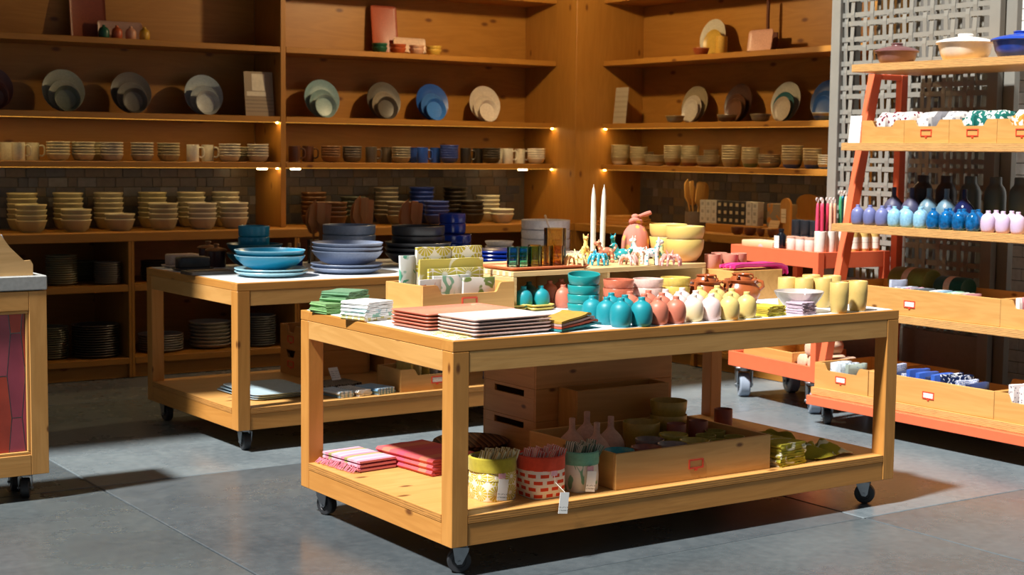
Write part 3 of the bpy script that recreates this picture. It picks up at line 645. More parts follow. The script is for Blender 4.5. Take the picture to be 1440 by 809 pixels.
# ================================================================ things on the front table
ZT = .816; ZD = .2135; ZR = .9715
VASE = lathe('bud_vase', P_vase(.101, .0393), 32)
def vase(xy, z, mat, label, group, me=VASE, s=1., name='bud_vase'):
    o = ob(name, me, mat, (xy[0], xy[1], z), random.uniform(0, 6)); o.scale = (s,)*3; return lab(o, label, 'vase', group)
TEAL, SALM, PINK, YELL = glaze('#178b98', .45, .03), glaze('#c4735c', .45, .03), glaze('#e2c8c4', .45, .03), glaze('#d6bd74', .45, .03)
CREAMV = dip('#e3d3c4', '#e0cc98', .05, .4, .03)
gv = 'bud vases on the front table'
zv = ZT + .103
for xy, m_, t in (((3.419,4.491), TEAL, 'matte teal bud vase, leftmost of the teal group beside green bowls'),
    ((3.433,4.421), TEAL, 'matte teal bud vase, second from the left beside folded napkins'),
    ((3.555,4.550), TEAL, 'matte teal bud vase in the back of the teal group, left'),
    ((3.429,4.331), TEAL, 'matte teal bud vase at the table edge, left of the front pair'),
    ((3.547,4.457), TEAL, 'matte teal bud vase in the back of the teal group, right'),
    ((3.514,4.317), TEAL, 'matte teal bud vase at the table edge touching the salmon vase'),
    ((3.656,4.564), SALM, 'salmon bud vase, rearmost in front of terracotta bowls'),
    ((3.639,4.457), SALM, 'salmon bud vase in the second row behind the front teal vase'),
    ((3.750,4.567), SALM, 'salmon bud vase in the back row before pale pink bowls'),
    ((3.602,4.328), SALM, 'salmon bud vase at the table edge beside the teal vases'),
    ((3.729,4.460), SALM, 'salmon bud vase in the middle of the salmon group'),
    ((3.686,4.327), SALM, 'salmon bud vase at the table edge beside the cream vase'),
    ((3.840,4.572), PINK, 'pale pink bud vase, rearmost before the yellow bowls'),
    ((3.942,4.591), PINK, 'pale pink bud vase in the back row beside yellow vases'),
    ((3.816,4.465), PINK, 'pale pink bud vase in the second row behind salmon vase'),
    ((3.907,4.470), PINK, 'pale pink bud vase directly behind the cream one'),
    ((3.790,4.347), CREAMV, 'cream and blush bud vase at the table edge'),
    ((3.870,4.338), PINK, 'pale pink bud vase at the table edge between cream and yellow'),
    ((4.039,4.595), YELL, 'yellow bud vase in the back row, leftmost yellow'),
    ((4.135,4.601), YELL, 'yellow bud vase in the back row before the brown pots'),
    ((4.004,4.471), YELL, 'yellow bud vase in the second row behind the pink one'),
    ((4.099,4.475), YELL, 'yellow bud vase in the second row, rightmost'),
    ((3.949,4.321), YELL, 'yellow bud vase at the table edge, left of the pair'),
    ((4.052,4.338), YELL, 'yellow bud vase at the table edge beside folded yellow cloths')):
    vase(xy, ZT, m_, t, gv, s=1.05 if m_ is TEAL and 'edge' in t else 1.)
# bowl stacks behind the vases
SB = lathe('small_bowl', P_bowl(.062, .058, .0035, .5), 40)
for xy, n, mt, t in (((3.476,4.620), 4, [dip('#2b9a9a', '#1d8a8c', .055, .3)], 'teal glazed bowl'), ((3.757,4.764), 3, [glaze('#bd6a50', .3)], 'terracotta bowl'),
    ((3.887,4.736), 3, [glaze('#d9bcb2', .3)], 'pale pink bowl'), ((4.034,4.741), 3, [glaze('#d3b95f', .3)], 'mustard yellow bowl')):
    stack('small_bowl', SB, mt, n, xy[0], xy[1], ZT, .035, t + ' stacked behind the bud vases', 'bowl', 'stacked bowls on the front table')
# ---- riser shelf
rx, ry = (3.390,4.972); e = empty('riser_shelf', (rx, ry, ZT), .05, 'low pale plywood riser shelf spanning the back of the front table', 'riser')
W, D, H = 1.06, .50, ZR - ZT - .0005
board('top_panel', 0, W, 0, D, H - .02, H, '#e2c48e', 0., e); board('end_panel', 0, .02, 0, D, 0, H - .0205, '#e2c48e', 0., e); board('end_panel', W - .02, W, 0, D, 0, H - .0205, '#e2c48e', 0., e)
board('divider', .50, .515, .01, D, 0, H - .0205, '#e2c48e', 0., e); board('back_panel', .02, .30, D - .012, D, 0.0, H - .0205, '#e2c48e', 0., e); board('back_panel', .36, .50, D - .012, D, 0.0, H - .0205, '#d9b884', 0., e); board('back_panel', .66, W - .02, D - .012, D, 0.0, H - .0205, '#d9b884', 0., e)
for k in range(11): board('finger_joint', -.0006, .0, .012 + k*.04, .030 + k*.04, H - .019, H - .001, parent=e, mat=plain('#f3e2bf', .6), bev=0)
# vases in the shade under the riser
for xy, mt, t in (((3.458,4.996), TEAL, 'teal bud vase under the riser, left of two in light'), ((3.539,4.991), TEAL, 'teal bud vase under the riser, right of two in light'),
    ((3.603,5.166), glaze('#124a48'), 'teal bud vase under the riser, shadow put into its dark glaze'), ((3.711,5.171), SALM, 'brown-pink bud vase in shadow under the riser, left'),  # darker glaze carries the shade under the riser in its colour
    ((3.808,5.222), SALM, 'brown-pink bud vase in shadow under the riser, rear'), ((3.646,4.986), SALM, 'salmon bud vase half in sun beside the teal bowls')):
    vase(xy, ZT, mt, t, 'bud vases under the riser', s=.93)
PLS = join('plate', lambda bm: alathe(bm, P_plate(.085, .014), 40))
xy = (4.891,6.027)
stack('round_plate', PLS, glaze('#e6dcae'), 4, 4.10, 5.14, ZT, .011, 'pale yellow plate stacked under the riser', 'plate', 'round plates under the riser')
o = ob('dark_cup', lathe('dark_cup', P_straight(.075, .04), 28), glaze('#3a2c22'), (3.955, 5.09, ZT)); lab(o, 'dark brown cup under the riser beside pale plates', 'cup')
# ---- terracotta tray, glasses, carafe
def rrect(name, W, D, H, r=.02, t=.005, seg=5):
    """shallow tray with rounded corners and raised rim"""
    def ring(w, d, rr, z):
        o = []
        for cx, cy, a0 in ((w/2-rr, d/2-rr, 0), (-w/2+rr, d/2-rr, PI/2), (-w/2+rr, -d/2+rr, PI), (w/2-rr, -d/2+rr, 1.5*PI)):
            for k in range(seg + 1): a = a0 + PI/2*k/seg; o.append((cx + rr*math.cos(a), cy + rr*math.sin(a), z))
        return o
    bm = bmesh.new(); R_ = [ring(W-.05, D-.05, r*.8, 0), ring(W-.018, D-.018, r*.9, H*.22), ring(W, D, r, H*.8), ring(W-t, D-t, r*.95, H), ring(W-.03, D-.03, r*.8, H*.5)]
    R_ = [[bm.verts.new(p) for p in q] for q in R_]; n = len(R_[0])
    for i in range(4):
        for k in range(n): bm.faces.new((R_[i][k], R_[i][(k+1) % n], R_[i+1][(k+1) % n], R_[i+1][k]))
    bm.faces.new(R_[0][::-1]); bm.faces.new(R_[4]); return fin(bm, name, 45)
tx, ty = rx + .20, ry + .135
o = ob('serving_tray', rrect('serving_tray', .40, .24, .016), glaze('#c8724c', .4), (tx, ty, ZR), .03); lab(o, 'terracotta rectangular tray carrying coloured tumblers on the riser', 'tray')
def tumbler(h, R, t=.0028): return [(0, .004), (R*.9, .004), (R*.96, 0), (R, .006), (R, h), (R - t, h), (R - t, .012), (0, .01)]
TUM = lathe('tumbler', tumbler(.084, .0268), 28)
for k, (u, hx, t) in enumerate(((0, '#2aa0a8', 'teal blue glass tumbler, leftmost on the terracotta tray'), (1, '#1fa487', 'sea green glass tumbler, second on the terracotta tray'), (2, '#7fae3a', 'lime green glass tumbler, third on the terracotta tray'),
    (3, '#e5ad28', 'amber glass tumbler, fourth on the terracotta tray'), (4, '#e08e2c', 'orange amber glass tumbler next to the carafe'), (5, '#e3a93a', 'golden glass tumbler behind the amber tumblers'))):
    px = tx - .145 + k*.0545 if k < 5 else tx + .02; py = ty - .055 + (k % 2)*.012 if k < 5 else ty + .035
    lab(ob('glass_tumbler', TUM, glass(hx, tl=.12), (px, py, ZR + .0088)), t, 'glass', 'coloured tumblers on the tray')
cx_, cy_ = tx + .125, ty + .045
lab(ob('glass_carafe', lathe('glass_carafe', tumbler(.15, .047), 32), glass('#e09a20', tl=.12), (cx_ + .012, cy_ + .006, ZR + .0088)), 'tall amber glass carafe with a stirring stick in it', 'carafe')
lab(ob('glass_stirrer', tube('glass_stirrer', [(-.062, -.012, .215), (-.047, -.010, .180), (.020, .003, .034)], [.0045, .0035, .0035], 8), glass('#d8cfc0', 'clear_glass'), (cx_ + .012, cy_ + .006, ZR + .0)), 'clear glass stirring stick leaning in the amber carafe', 'stirrer')
# ---- painted clay animals
def blob(bm, c, r, seg=10):
    q = bmesh.ops.create_icosphere(bm, subdivisions=2, radius=1.)
    for v_ in q['verts']: v_.co = Vector((c[0] + v_.co.x*r[0], c[1] + v_.co.y*r[1], c[2] + v_.co.z*r[2]))
def beast(legs=.028, L=.03, neck=.02, ear=.012, tail=.03):
    def f(bm):
        h = legs + .014; blob(bm, (0, 0, h), (L, .017, .017))
        for sx in (-1, 1):
            for sy in (-1, 1): atube(bm, [(sx*L*.6, sy*.008, h), (sx*L*.72, sy*.010, h*.5), (sx*L*.75, sy*.011, .001)], [.009, .0075, .0075], 8)
        atube(bm, [(L*.7, 0, h + .004), (L*1.0, 0, h + neck), (L*1.05, 0, h + neck + .008)], [.010, .008, .009], 8); blob(bm, (L*1.2, 0, h + neck + .010), (.016, .010, .010))
        for s in (-1, 1): atube(bm, [(L*1.05, s*.006, h + neck + .014), (L*1.0, s*.010, h + neck + .014 + ear)], [.005, .0012], 6)
        atube(bm, [(-L*.85, 0, h), (-L*1.25, 0, h + tail*.6), (-L*1.1, 0, h + tail)], [.005, .004, .002], 6)
    return join('clay_animal', f, smooth=60)
def crab(R=.03, h=.034, legs=4):
    def f(bm):
        blob(bm, (0, 0, h), (R*.62, R*.5, h*.36))
        for k in range(legs):
            for s in (-1, 1):
                a = (k - (legs-1)/2) * .62; x = math.sin(a)*R; y = s*math.cos(a)*R
                atube(bm, [(x*.4, y*.35, h), (x*.95, y*.85, h*1.15), (x*1.25, y*1.25, h*.6), (x*1.32, y*1.32, .001)], [.0075, .0075, .006, .0035], 7)
        for s in (-1, 1): atube(bm, [(R*.4, s*.006, h*1.2), (R*.5, s*.014, h*1.75)], [.005, .002], 6)
    return join('clay_crab', f, smooth=60)
def hen():
    def f(bm):
        blob(bm, (0, 0, .026), (.034, .026, .026)); atube(bm, [(.02, 0, .035), (.033, 0, .055), (.034, 0, .062)], [.012, .010, .009], 8); blob(bm, (.036, 0, .064), (.012, .009, .010)); atube(bm, [(.045, 0, .064), (.056, 0, .061)], [.004, .001], 6)
        atube(bm, [(-.02, 0, .035), (-.042, 0, .055), (-.036, 0, .075)], [.011, .010, .003], 8); blob(bm, (0, 0, .008), (.024, .020, .008))
    return join('clay_hen', f, smooth=60)
BE, BE2, CR, HN = beast(), beast(.034, .026, .03, .015, .02), crab(), hen()
CRX = crab(.026, .03, 3)
an = ((CR, (tx + .155, ty - .07), .4, dots('#e8d9a2', '#caa24a', 90.), .0092, 'yellow clay crab standing on the tray end'),
 (BE2, (4.001,5.310), .9, dots('#e6cf7a', '#c96f5a', 80.), 0, 'yellow clay fox with raised wings, leftmost beside the candles'),
 (CR, (3.924,5.117), 2.2, dots('#3aa0b8', '#d8e6ea', 80.), 0, 'turquoise clay crab with arched legs in front of the candles'),
 (BE, (4.060,5.235), 2.6, dots('#b4735a', '#e2c29a', 80.), 0, 'brown clay beast between the candles and the teal lion'),
 (BE2, (4.199,5.362), -2.4, dots('#2a93a0', '#e8caa0', 80.), 0, 'teal clay lion with pale face behind the crab'),
 (HN, (4.153,5.238), 2.8, dots('#2f9aa0', '#efe3d6', 60.), 0, 'teal and white clay hen left of the pink bundle'),
 (CRX, (4.043,5.060), .2, dots('#dca79c', '#efe3dc', 70.), 0, 'pink spotted clay rabbit crouching at the riser edge'),
 (BE2, (4.138,5.105), 1.9, dots('#e9e2da', '#d48a7a', 80.), 0, 'white clay dog with coral spots before the bundle'),
 (HN, (4.270,5.135), .6, dots('#b9bd84', '#5f9c9a', 70.), 0, 'green clay bird squatting beside the yellow bowls'),
 (BE2, (4.133,5.017), -.5, dots('#ece4dc', '#3fa0a8', 80.), 0, 'white clay llama with blue dots, head raised'),
 (CR, (4.182,4.949), 1.2, dots('#d68f84', '#f0d6cc', 80.), 0, 'coral pink clay octopus at the right of the animals'))
for me, xy, rz, mt, dz, t in an: o = ob('clay_animal', me, mt, (xy[0], xy[1], ZR + dz), rz); o.scale = (1.12,)*3; lab(o, t, 'figurine', 'painted clay animals on the riser')
CAN = lathe('taper_candle', [(0, 0), (.0105, 0), (.0115, .02), (.0118, .16), (.0095, .25), (.0055, .283), (.0016, .296), (.0012, .305), (0, .305)], 20)
HOLD = lathe('candle_holder', [(0, 0), (.022, 0), (.024, .006), (.014, .014), (.013, .028), (.018, .036), (.018, .040), (.0125, .040), (.0125, .030), (0, .030)], 20)
for xy, t, q in (((4.085,5.366), 'left', '#d8c48c'), ((4.122,5.348), 'right', '#b98f7a')):
    lab(ob('candle_holder', HOLD, dots(q, '#c5705c', 90.), (xy[0], xy[1], ZR)), t + ' clay candle holder under a white taper', 'candle holder', 'clay candle holders')
    lab(ob('taper_candle', CAN, plain('#ece7d8', .45), (xy[0], xy[1], ZR + .0305), 0, None, (0, .02 if t == 'right' else -.005, 0)), t + ' of two tall white taper candles on the riser', 'candle', 'white taper candles')
# ---- knotted cloth bundle and large bowls
bx, by = (4.331,5.375)
e = empty('cloth_bundle', (bx, by, ZR), 0, 'salmon cloth bundle tied in a knot, printed with yellow flowers', 'bundle')
FLOW = dots('#d08272', '#dfae5c', 24., .3)
def pleat(a, z): return 1 + .035*math.sin(a*11 + z*20)*min(1, max(0, (z - .08)/.06))
bun = [(0, 0), (.055, 0), (.061, .01), (.063, .05), (.061, .09), (.052, .12), (.038, .142), (.024, .155), (.019, .162), (0, .163)]
ob('wrapped_body', lathe('wrapped_body', bun, 44, pleat), FLOW, (0, 0, 0), 0, e)
def knot(bm):
    atube(bm, [(.022*math.cos(a), .017*math.sin(a), .170 + .006*math.sin(2*a)) for a in [i*PI/5 for i in range(10)]], .012, 10, True, True)
    blob(bm, (-.002, 0, .188), (.020, .017, .014))
ob('knot', join('knot', knot, smooth=70), FLOW, (0, 0, 0), 0, e)
ob('knot_tail', tube('knot_tail', [(.01, 0, .186), (.03, -.004, .194), (.052, -.010, .200), (.072, -.012, .206), (.080, -.012, .200)], [.010, .008, .011, .010, .004], 10), FLOW, (0, 0, 0), 0, e)
ob('wrapped_base', lathe('wrapped_base', [(0, -.0), (.064, 0), (.0655, .006), (.0655, .02), (.0635, .022), (0, .022)], 40), dots('#e6c9b8', '#4f8f7c', 60.), (0, 0, 0), 0, e)
BB = lathe('mixing_bowl', [(0, 0), (.045, 0), (.052, .004), (.072, .03), (.083, .062), (.0855, .098), (.084, .1), (.0825, .098), (.080, .064), (.068, .034), (.04, .012), (0, .010)], 48)
BBM = dip('#d8bc6a', '#d8a890', .036, .45, .034)
for xy, t in (((4.399,5.114), 'front'), ((4.459,5.298), 'rear')):
    stack('mixing_bowl', BB, BBM, 2, xy[0], xy[1], ZR, .057, 'yellow to blush mixing bowl, ' + t + ' stack on riser', 'bowl', 'ombre mixing bowls')
# ---- terracotta animal pots
POT = [(0, 0), (.045, 0), (.058, .012), (.074, .045), (.072, .068), (.058, .082), (.055, .088), (.064, .098), (.062, .100), (.052, .090), (.050, .082), (.064, .066), (.066, .045), (.05, .016), (0, .012)]
def potmesh(s):
    def f(bm):
        alathe(bm, [(a*s, b*s) for a, b in POT], 36)
        blob(bm, (.062*s, -.02*s, .085*s), (.018*s, .015*s, .013*s)); blob(bm, (.078*s, -.024*s, .083*s), (.009*s, .008*s, .007*s))
        for q in (-1, 1): atube(bm, [(.06*s, (-.02 + q*.010)*s, .094*s), (.058*s, (-.02 + q*.013)*s, .106*s)], [.005*s, .002*s], 6)
        atube(bm, [(-.068*s, .01*s, .06*s), (-.092*s, .012*s, .075*s), (-.092*s, .012*s, .095*s), (-.066*s, .01*s, .094*s)], .008*s, 8)
        atube(bm, [(.03*s, -.062*s, .06*s), (.034*s, -.078*s, .075*s), (.032*s, -.074*s, .092*s), (.028*s, -.056*s, .096*s)], .007*s, 8)
    return join('animal_pot', f, smooth=50)
PB, PS = potmesh(1.10), potmesh(.62); TER = plain('#a2542c', .28, .5, 0, .12, 30.)
for xy, t, rz in (((4.183,4.727), 'left', .6), ((4.366,4.712), 'right', .3)):
    lab(ob('animal_pot', PB, TER, (xy[0], xy[1], ZT), rz), 'large terracotta pot with animal head and handles, ' + t + ' one', 'pot', 'terracotta animal pots')
    lab(ob('animal_pot', PS, TER, (xy[0], xy[1], ZT + .072), rz + .4), 'small terracotta pot resting in the ' + t + ' large animal pot', 'pot', 'terracotta animal pots')
# ---- pine crate at the back right with cups and shawl
gx, gy = (4.736,4.848)
lab(board('crate_block', gx - .27, gx + .02, gy + .02, gy + .34, ZT, ZT + .128, WL, .5), 'upturned pine crate at the back right of the front table', 'crate')
SCUP = lathe('salmon_cup', P_straight(.062, .036), 32)
for (u, dy), t in (((.13, .20), 'left'), ((.21, .172), 'middle'), ((.225, .262), 'rear'), ((.285, .20), 'right')):
    lab(ob('salmon_cup', SCUP, glaze('#cf8c78', .45, .04), (gx - .36 + u, gy + dy, ZT + .1285)), t + ' salmon candle cup standing on the upturned crate', 'cup', 'salmon cups on the crate')
def drape(name, pts, w, t=.004, cols=7, wob=.006, seed=1):
    """cloth ribbon hanging over pts (x,z), width w along y"""
    rr = random.Random(seed); bm = bmesh.new(); rows = []; n = len(pts)
    for j in range(cols + 1):
        y = -w/2 + w*j/cols; row = []
        for i, (x, z) in enumerate(pts):
            k = math.sin(j*2.1 + seed) * wob; row.append((bm.verts.new((x + k*.5, y, z + k + t)), bm.verts.new((x + k*.5, y, z + k))))
        rows.append(row)
    for j in range(cols):
        for i in range(n-1):
            a, b, c_, d_ = rows[j][i], rows[j][i+1], rows[j+1][i+1], rows[j+1][i]
            bm.faces.new((a[0], b[0], c_[0], d_[0])); bm.faces.new((a[1], d_[1], c_[1], b[1]))
        for i in (0, n-1):
            a, d_ = rows[j][i], rows[j+1][i]; bm.faces.new((a[0], d_[0], d_[1], a[1]))
    for j in (0, cols):
        for i in range(n-1): a, b = rows[j][i], rows[j][i+1]; bm.faces.new((a[0], a[1], b[1], b[0]))
    return fin(bm, name, 60)
lab(ob('folded_shawl', drape('folded_shawl', [(-.14, .0), (-.10, .006), (0, .004), (.10, .006), (.135, .002), (.172, -.012), (.176, -.035)], .10, .010, 14, .004, 2), stripes(['#d42a76', '#e0528e', '#d42a76', '#c82468'], 30., 1), (gx - .120, gy + .072, ZT + .139), 0), 'hot pink woven shawl folded over the upturned crate', 'shawl')
lab(ob('folded_shawl', cushion('folded_shawl', .12, .09, .012, wob=.002, seed=4), stripes(['#3c3aa8', '#5a58c8', '#e04a86'], 24., 0), (gx - .06, gy + .285, ZT + .1287), .0), 'violet blue striped shawl on the crate behind the cups', 'shawl')
# ---- rectangular plate stacks at the near corner
RP = rrect('rectangular_plate', .40, .235, .0118, .014, .003)
RPP = rrect('rectangular_plate', .345, .225, .0118, .014, .003)
for i in range(5): lab(ob('rectangular_plate', RP, glaze('#cf8068', .45), (2.925, 4.672 , ZT + i*.0122), .075 + random.uniform(-.006, .006)), 'salmon rectangular plate in the near corner stack, ' + place(i, 5), 'plate', 'salmon rectangular plates')
for i in range(5): lab(ob('rectangular_plate', RPP, glaze('#dcc2ba', .45), (2.935, 4.415, ZT + .0035 + i*.0122), .075 + random.uniform(-.006, .006)), 'pale pink rectangular plate in the near corner stack, ' + place(i, 5), 'plate', 'pale pink rectangular plates')
lab(ob('patterned_cloth', cushion('patterned_cloth', .30, .20, .003, seed=2), sunburst('Object', 14., 14.), (2.86, 4.425, ZT), .08), 'yellow sunburst cloth lying under the pale pink plates', 'cloth')
SQ = rrect('square_plate', .115, .115, .013, .012, .003)
for (x, y, n, t) in ((*(3.379,4.992), 2, 'left'), (*(3.502,4.975), 2, 'right')):
    for i in range(n): lab(ob('square_plate', SQ, glaze('#d8c46c', .35), (x, y, ZT + i*.0125), .1), 'small yellow square plate before the riser, ' + t + ' stack, ' + place(i, n), 'plate', 'yellow square plates')
# ---- folded cloths on the table top
gn = 'folded napkins on the front table'
fm = [folded('folded_napkin', .17, .12, .020, 4, s) for s in range(4)]
x, y = (2.726,5.221)
for i, (dx, dy, r, c) in enumerate(((0, .05, .1, '#6d9a5e'), (.005, .055, .05, '#769f66'), (.05, .075, .5, '#659066'), (.052, .078, .6, '#5f8a68'))):
    z = ZT + (i*.0205 if i < 2 else .041 + (i-2)*.0205)
    lab(ob('folded_napkin', fm[i], cloth(c), (x + dx + .03, y + dy - .01, z), r), 'green quilted napkin at the left table edge, ' + place(i, 4), 'napkin', gn)
x, y = (2.731,4.910)
for i, mt in enumerate((sunburst('Object', 30., 30.), blotch('#eef0ee', '#9cc7b4', 22.), blotch('#f0f1f0', '#b9d2d6', 20.), cloth('#eceeec'), cloth('#f0f0ee'))):
    lab(ob('folded_napkin', folded('folded_napkin', .15, .13, .014, 2, 10 + i), mt, (x + .01, y + .075, ZT + i*.0143), PI + .25 + i*.03), 'white printed napkin pile beside salmon plates, ' + place(i, 5), 'napkin', gn)
x, y = (3.231,4.379)
lab(ob('patterned_cloth', cushion('patterned_cloth', .155, .155, .010, wob=.001, seed=5), dots('#e6cf86', '#7f9fb8', 34., .12), (x - .02, y + .165, ZT), .62), 'pale yellow floral cloth square with scalloped edge', 'cloth')
x, y = (3.250,4.270)
for i, (c, w_) in enumerate((('#2a7f86', .17), ('#b5563e', .155), ('#b79a92', .145), ('#b08c34', .135))):
    lab(ob('folded_napkin', drape('folded_napkin', [(-.125, .002 + i*.009), (-.08, .004 + i*.0105), (-.02, .007 + i*.0115), (.03 - i*.006, .010 + i*.0125), (.075 - i*.017, .013 + i*.0132), (.094 - i*.019, .012 + i*.0132), (.104 - i*.020, .0085 + i*.0132)], .12, .0075, 6, .0008, 3), cloth(c), (x - .015, y + .105, ZT + .001), .26), ('teal', 'rust', 'mauve', 'mustard')[i] + ' folded napkin in the fanned pile before teal vases', 'napkin', gn)
x, y = (4.189,4.321)
for i in range(3): lab(ob('folded_napkin', folded('folded_napkin', .12, .10, .013, 2, 30 + i, .003), cloth('#c9b638' if i != 1 else '#b49c34'), (x + .0, y + .05, ZT + i*.0133), .12 + i*.04), 'mustard folded napkin pile at the table edge, ' + place(i, 3), 'napkin', gn)
lab(ob('folded_napkin', cushion('folded_napkin', .15, .11, .012, wob=.0012, seed=31), stripes(['#7da653', '#7da653', '#f0f0ea', '#7da653', '#7da653'], 9., 0), (x + .015, y + .185, ZT), .4), 'green and white banded napkin behind the mustard pile', 'napkin', gn)
x, y = (4.328,4.305)
for i in range(4): lab(ob('folded_napkin', folded('folded_napkin', .085, .085, .012, 2, 40 + i, .0025), cloth('#b9a4b4'), (x + .02, y + .035, ZT + i*.0122), PI*(i % 2) + .1), 'lilac folded napkin pile at the table edge, ' + place(i, 4), 'napkin', gn)
# ---- clear bowl and tall yellow cups
x, y = (4.415,4.383)
lab(ob('clear_bowl', lathe('clear_bowl', [(0, 0), (.03, 0), (.034, .006), (.06, .022), (.088, .058), (.100, .082), (.098, .084), (.084, .060), (.057, .026), (.03, .012), (0, .010)], 40, lambda a, z: 1 + .03*math.sin(3*a)*min(1, z/.05)), glass('#f2e6e2', 'clear_glass', .12, .5), (x - .005, y + .03, ZT)), 'clear blush glass bowl with wavy rim', 'bowl')
TC = lathe('tall_cup', P_cup(.122, .0385), 36); TCM = glaze('#cdb068', .42, .03)
for xy, t in (((4.526,4.307), 'front left by the glass bowl'), ((4.649,4.321), 'front right at the table end'), ((4.620,4.491), 'second from right behind the glass bowl'), ((4.548,4.527), 'middle one behind the glass bowl'),
              ((4.509,4.586), 'leftmost behind the glass bowl'), ((4.753,4.567), 'back row, right'), ((4.699,4.635), 'back row, left')):
    lab(ob('tall_cup', TC, TCM, (xy[0], xy[1], ZT)), 'tall mustard yellow cup, ' + t, 'cup', 'tall yellow cups')
# ---- drawer of tea towels
x, y = (2.914,4.888)
e = drawer('pine drawer packed with yellow printed tea towels', x + .215, y + .135, ZT, .05, .43, .26, .125, nw=.72, ndep=.30, card=False)
gt = 'tea towels standing in the drawer'
def upright(w, h, t, mt, lx, ly, lean, label, s=1, name='tea_towel', z=.0148):
    c, sn = math.cos(.05), math.sin(.05); wx_, wy_ = x + .215 + lx*c - ly*sn, y + .135 + lx*sn + ly*c
    me = cushion(name, w, h, t, wob=.0012, seed=s); o = ob(name, me, mt, (wx_, wy_, ZT + z + h/2), 0, None, (PI/2 + lean, 0, .05)); return lab(o, label, 'tea towel', gt)
upright(.16, .24, .026, sunburst('Object', 12., 12.), -.03, .088, -.0, 'yellow sunburst tea towel standing tallest at left', 51)
upright(.145, .24, .026, sunburst('Object', 11., 11.), .128, .088, -.0, 'yellow sunburst tea towel standing tallest at right', 52)
upright(.30, .195, .022, blotch('#cdbe62', '#ece6c8', 9., .56, .6), .03, .050, 0, 'mustard tea towel with white sprigs, second row', 53)
upright(.26, .16, .020, sunburst('Object', 9., 9., '#c9bd58'), .03, .018, 0, 'pale yellow tea towel with dark tie, third row', 54)
upright(.17, .135, .018, blotch('#eef0ee', '#86b79f', 16., .54, .58), -.01, -.010, 0, 'white tea towel with green leaf print, fourth row', 55)
upright(.15, .125, .018, blotch('#eef0ee', '#7f9a5a', 12., .54, .58), .10, -.040, 0, 'white tea towel with olive leaves at the drawer front', 56)
upright(.07, .21, .02, blotch('#e8efec', '#5fae92', 20., .56, .6), -.1495, .088, 0, 'white and green tea towel at the left end', 57)
upright(.10, .125, .012, blotch('#f0eeea', '#d0584a', 18., .6, .63), -.125, -.04, 0, 'white tea towel with red dots near the drawer front', 58)
# ================================================================ lower deck of the front table
e = drawer('long pine drawer of mustard bowls and plates on the lower deck', 3.797, 4.60, ZD, -.004, .77, .56, .135, notch=None, card=False)
gd = 'ceramics in the long lower drawer'; z0 = ZD + .0125
BOT = lathe('bottle_vase', P_bottle(.192, .056), 32); BM = glaze('#c59a86', .6)
for xy, t in (((3.49, 4.70), 'rear left'), ((3.63, 4.79), 'rear middle'), ((3.515, 4.575), 'front'), ((3.645, 4.655), 'right')):
    vase(xy, z0, BM, 'blush bottle vase with slim neck in the drawer, ' + t, gd, BOT, 1., 'bottle_vase')
DB = lathe('deep_bowl', [(0, 0), (.040, 0), (.046, .004), (.064, .04), (.074, .085), (.0765, .135), (.075, .137), (.0735, .135), (.071, .09), (.06, .044), (.036, .012), (0, .010)], 40)
DBM = glaze('#a98a38', .35)
x, y = 3.872, 4.745; lab(ob('deep_bowl', DB, DBM, (x, y, z0)), 'single mustard deep bowl standing in the drawer', 'bowl', gd)
x, y = 4.040, 4.775; stack('deep_bowl', lathe('deep_bowl', P_bowl(.077, .090, .004, .5), 40), DBM, 3, x, y, z0, .058, 'mustard deep bowl in the drawer stack', 'bowl', gd)
RC = lathe('rust_cup', P_cup(.138, .040), 32); RCM = dip('#84402e', '#8a4634', .1)
for xy, t in (((4.085, 4.640), 'middle'), ((4.42, 4.86), 'right'), ((3.965, 4.635), 'left')): lab(ob('rust_cup', RC, RCM, (xy[0], xy[1], z0 if xy[0] < 4.2 else ZD)), ('rust brown cup in the long drawer, ' + t) if xy[0] < 4.2 else 'rust brown cup on the deck right of the long drawer', 'cup', gd)
LB = lathe('low_bowl', P_bowl(.058, .05, .0035), 36)
for (lx, ly), c, n, t in (((3.50, 4.415), '#2f8f96', 3, 'teal'), ((3.625, 4.41), '#8e4a34', 3, 'rust red'), ((3.74, 4.53), '#7a665e', 3, 'taupe'), ((3.75, 4.405), '#8a7a74', 3, 'grey brown'), ((3.885, 4.56), '#a5902e', 3, 'olive'), ((3.875, 4.42), '#b39a3a', 3, 'mustard')):
    stack('low_bowl', LB, glaze(c, .25), n, lx, ly, z0, .032, t + ' low bowl at the front of the drawer', 'bowl', gd)
SC2 = lathe('squat_cup', P_straight(.105, .041), 30)
for (lx, ly), t in (((4.02, 4.52), 'rear left'), ((3.985, 4.40), 'front left'), ((4.115, 4.57), 'rear right'), ((4.10, 4.44), 'front right')): lab(ob('squat_cup', SC2, glaze('#a39040', .35), (lx, ly, z0)), 'olive yellow cup at the drawer right end, ' + t, 'cup', gd)
for i in range(3):
    drawer('plain pine drawer with handle slot, three-high block, ' + place(i, 3), 3.54 + .36, 5.213, ZD + i*.134, 0, .72, .39, .1335, notch=None, frame=None, slot=True, h='#c98f50')
drawer('deep open pine box standing behind the long drawer', 3.89, 4.9485, ZD, 0, .48, .132, .272, notch=None, frame=None, h='#b5803e')
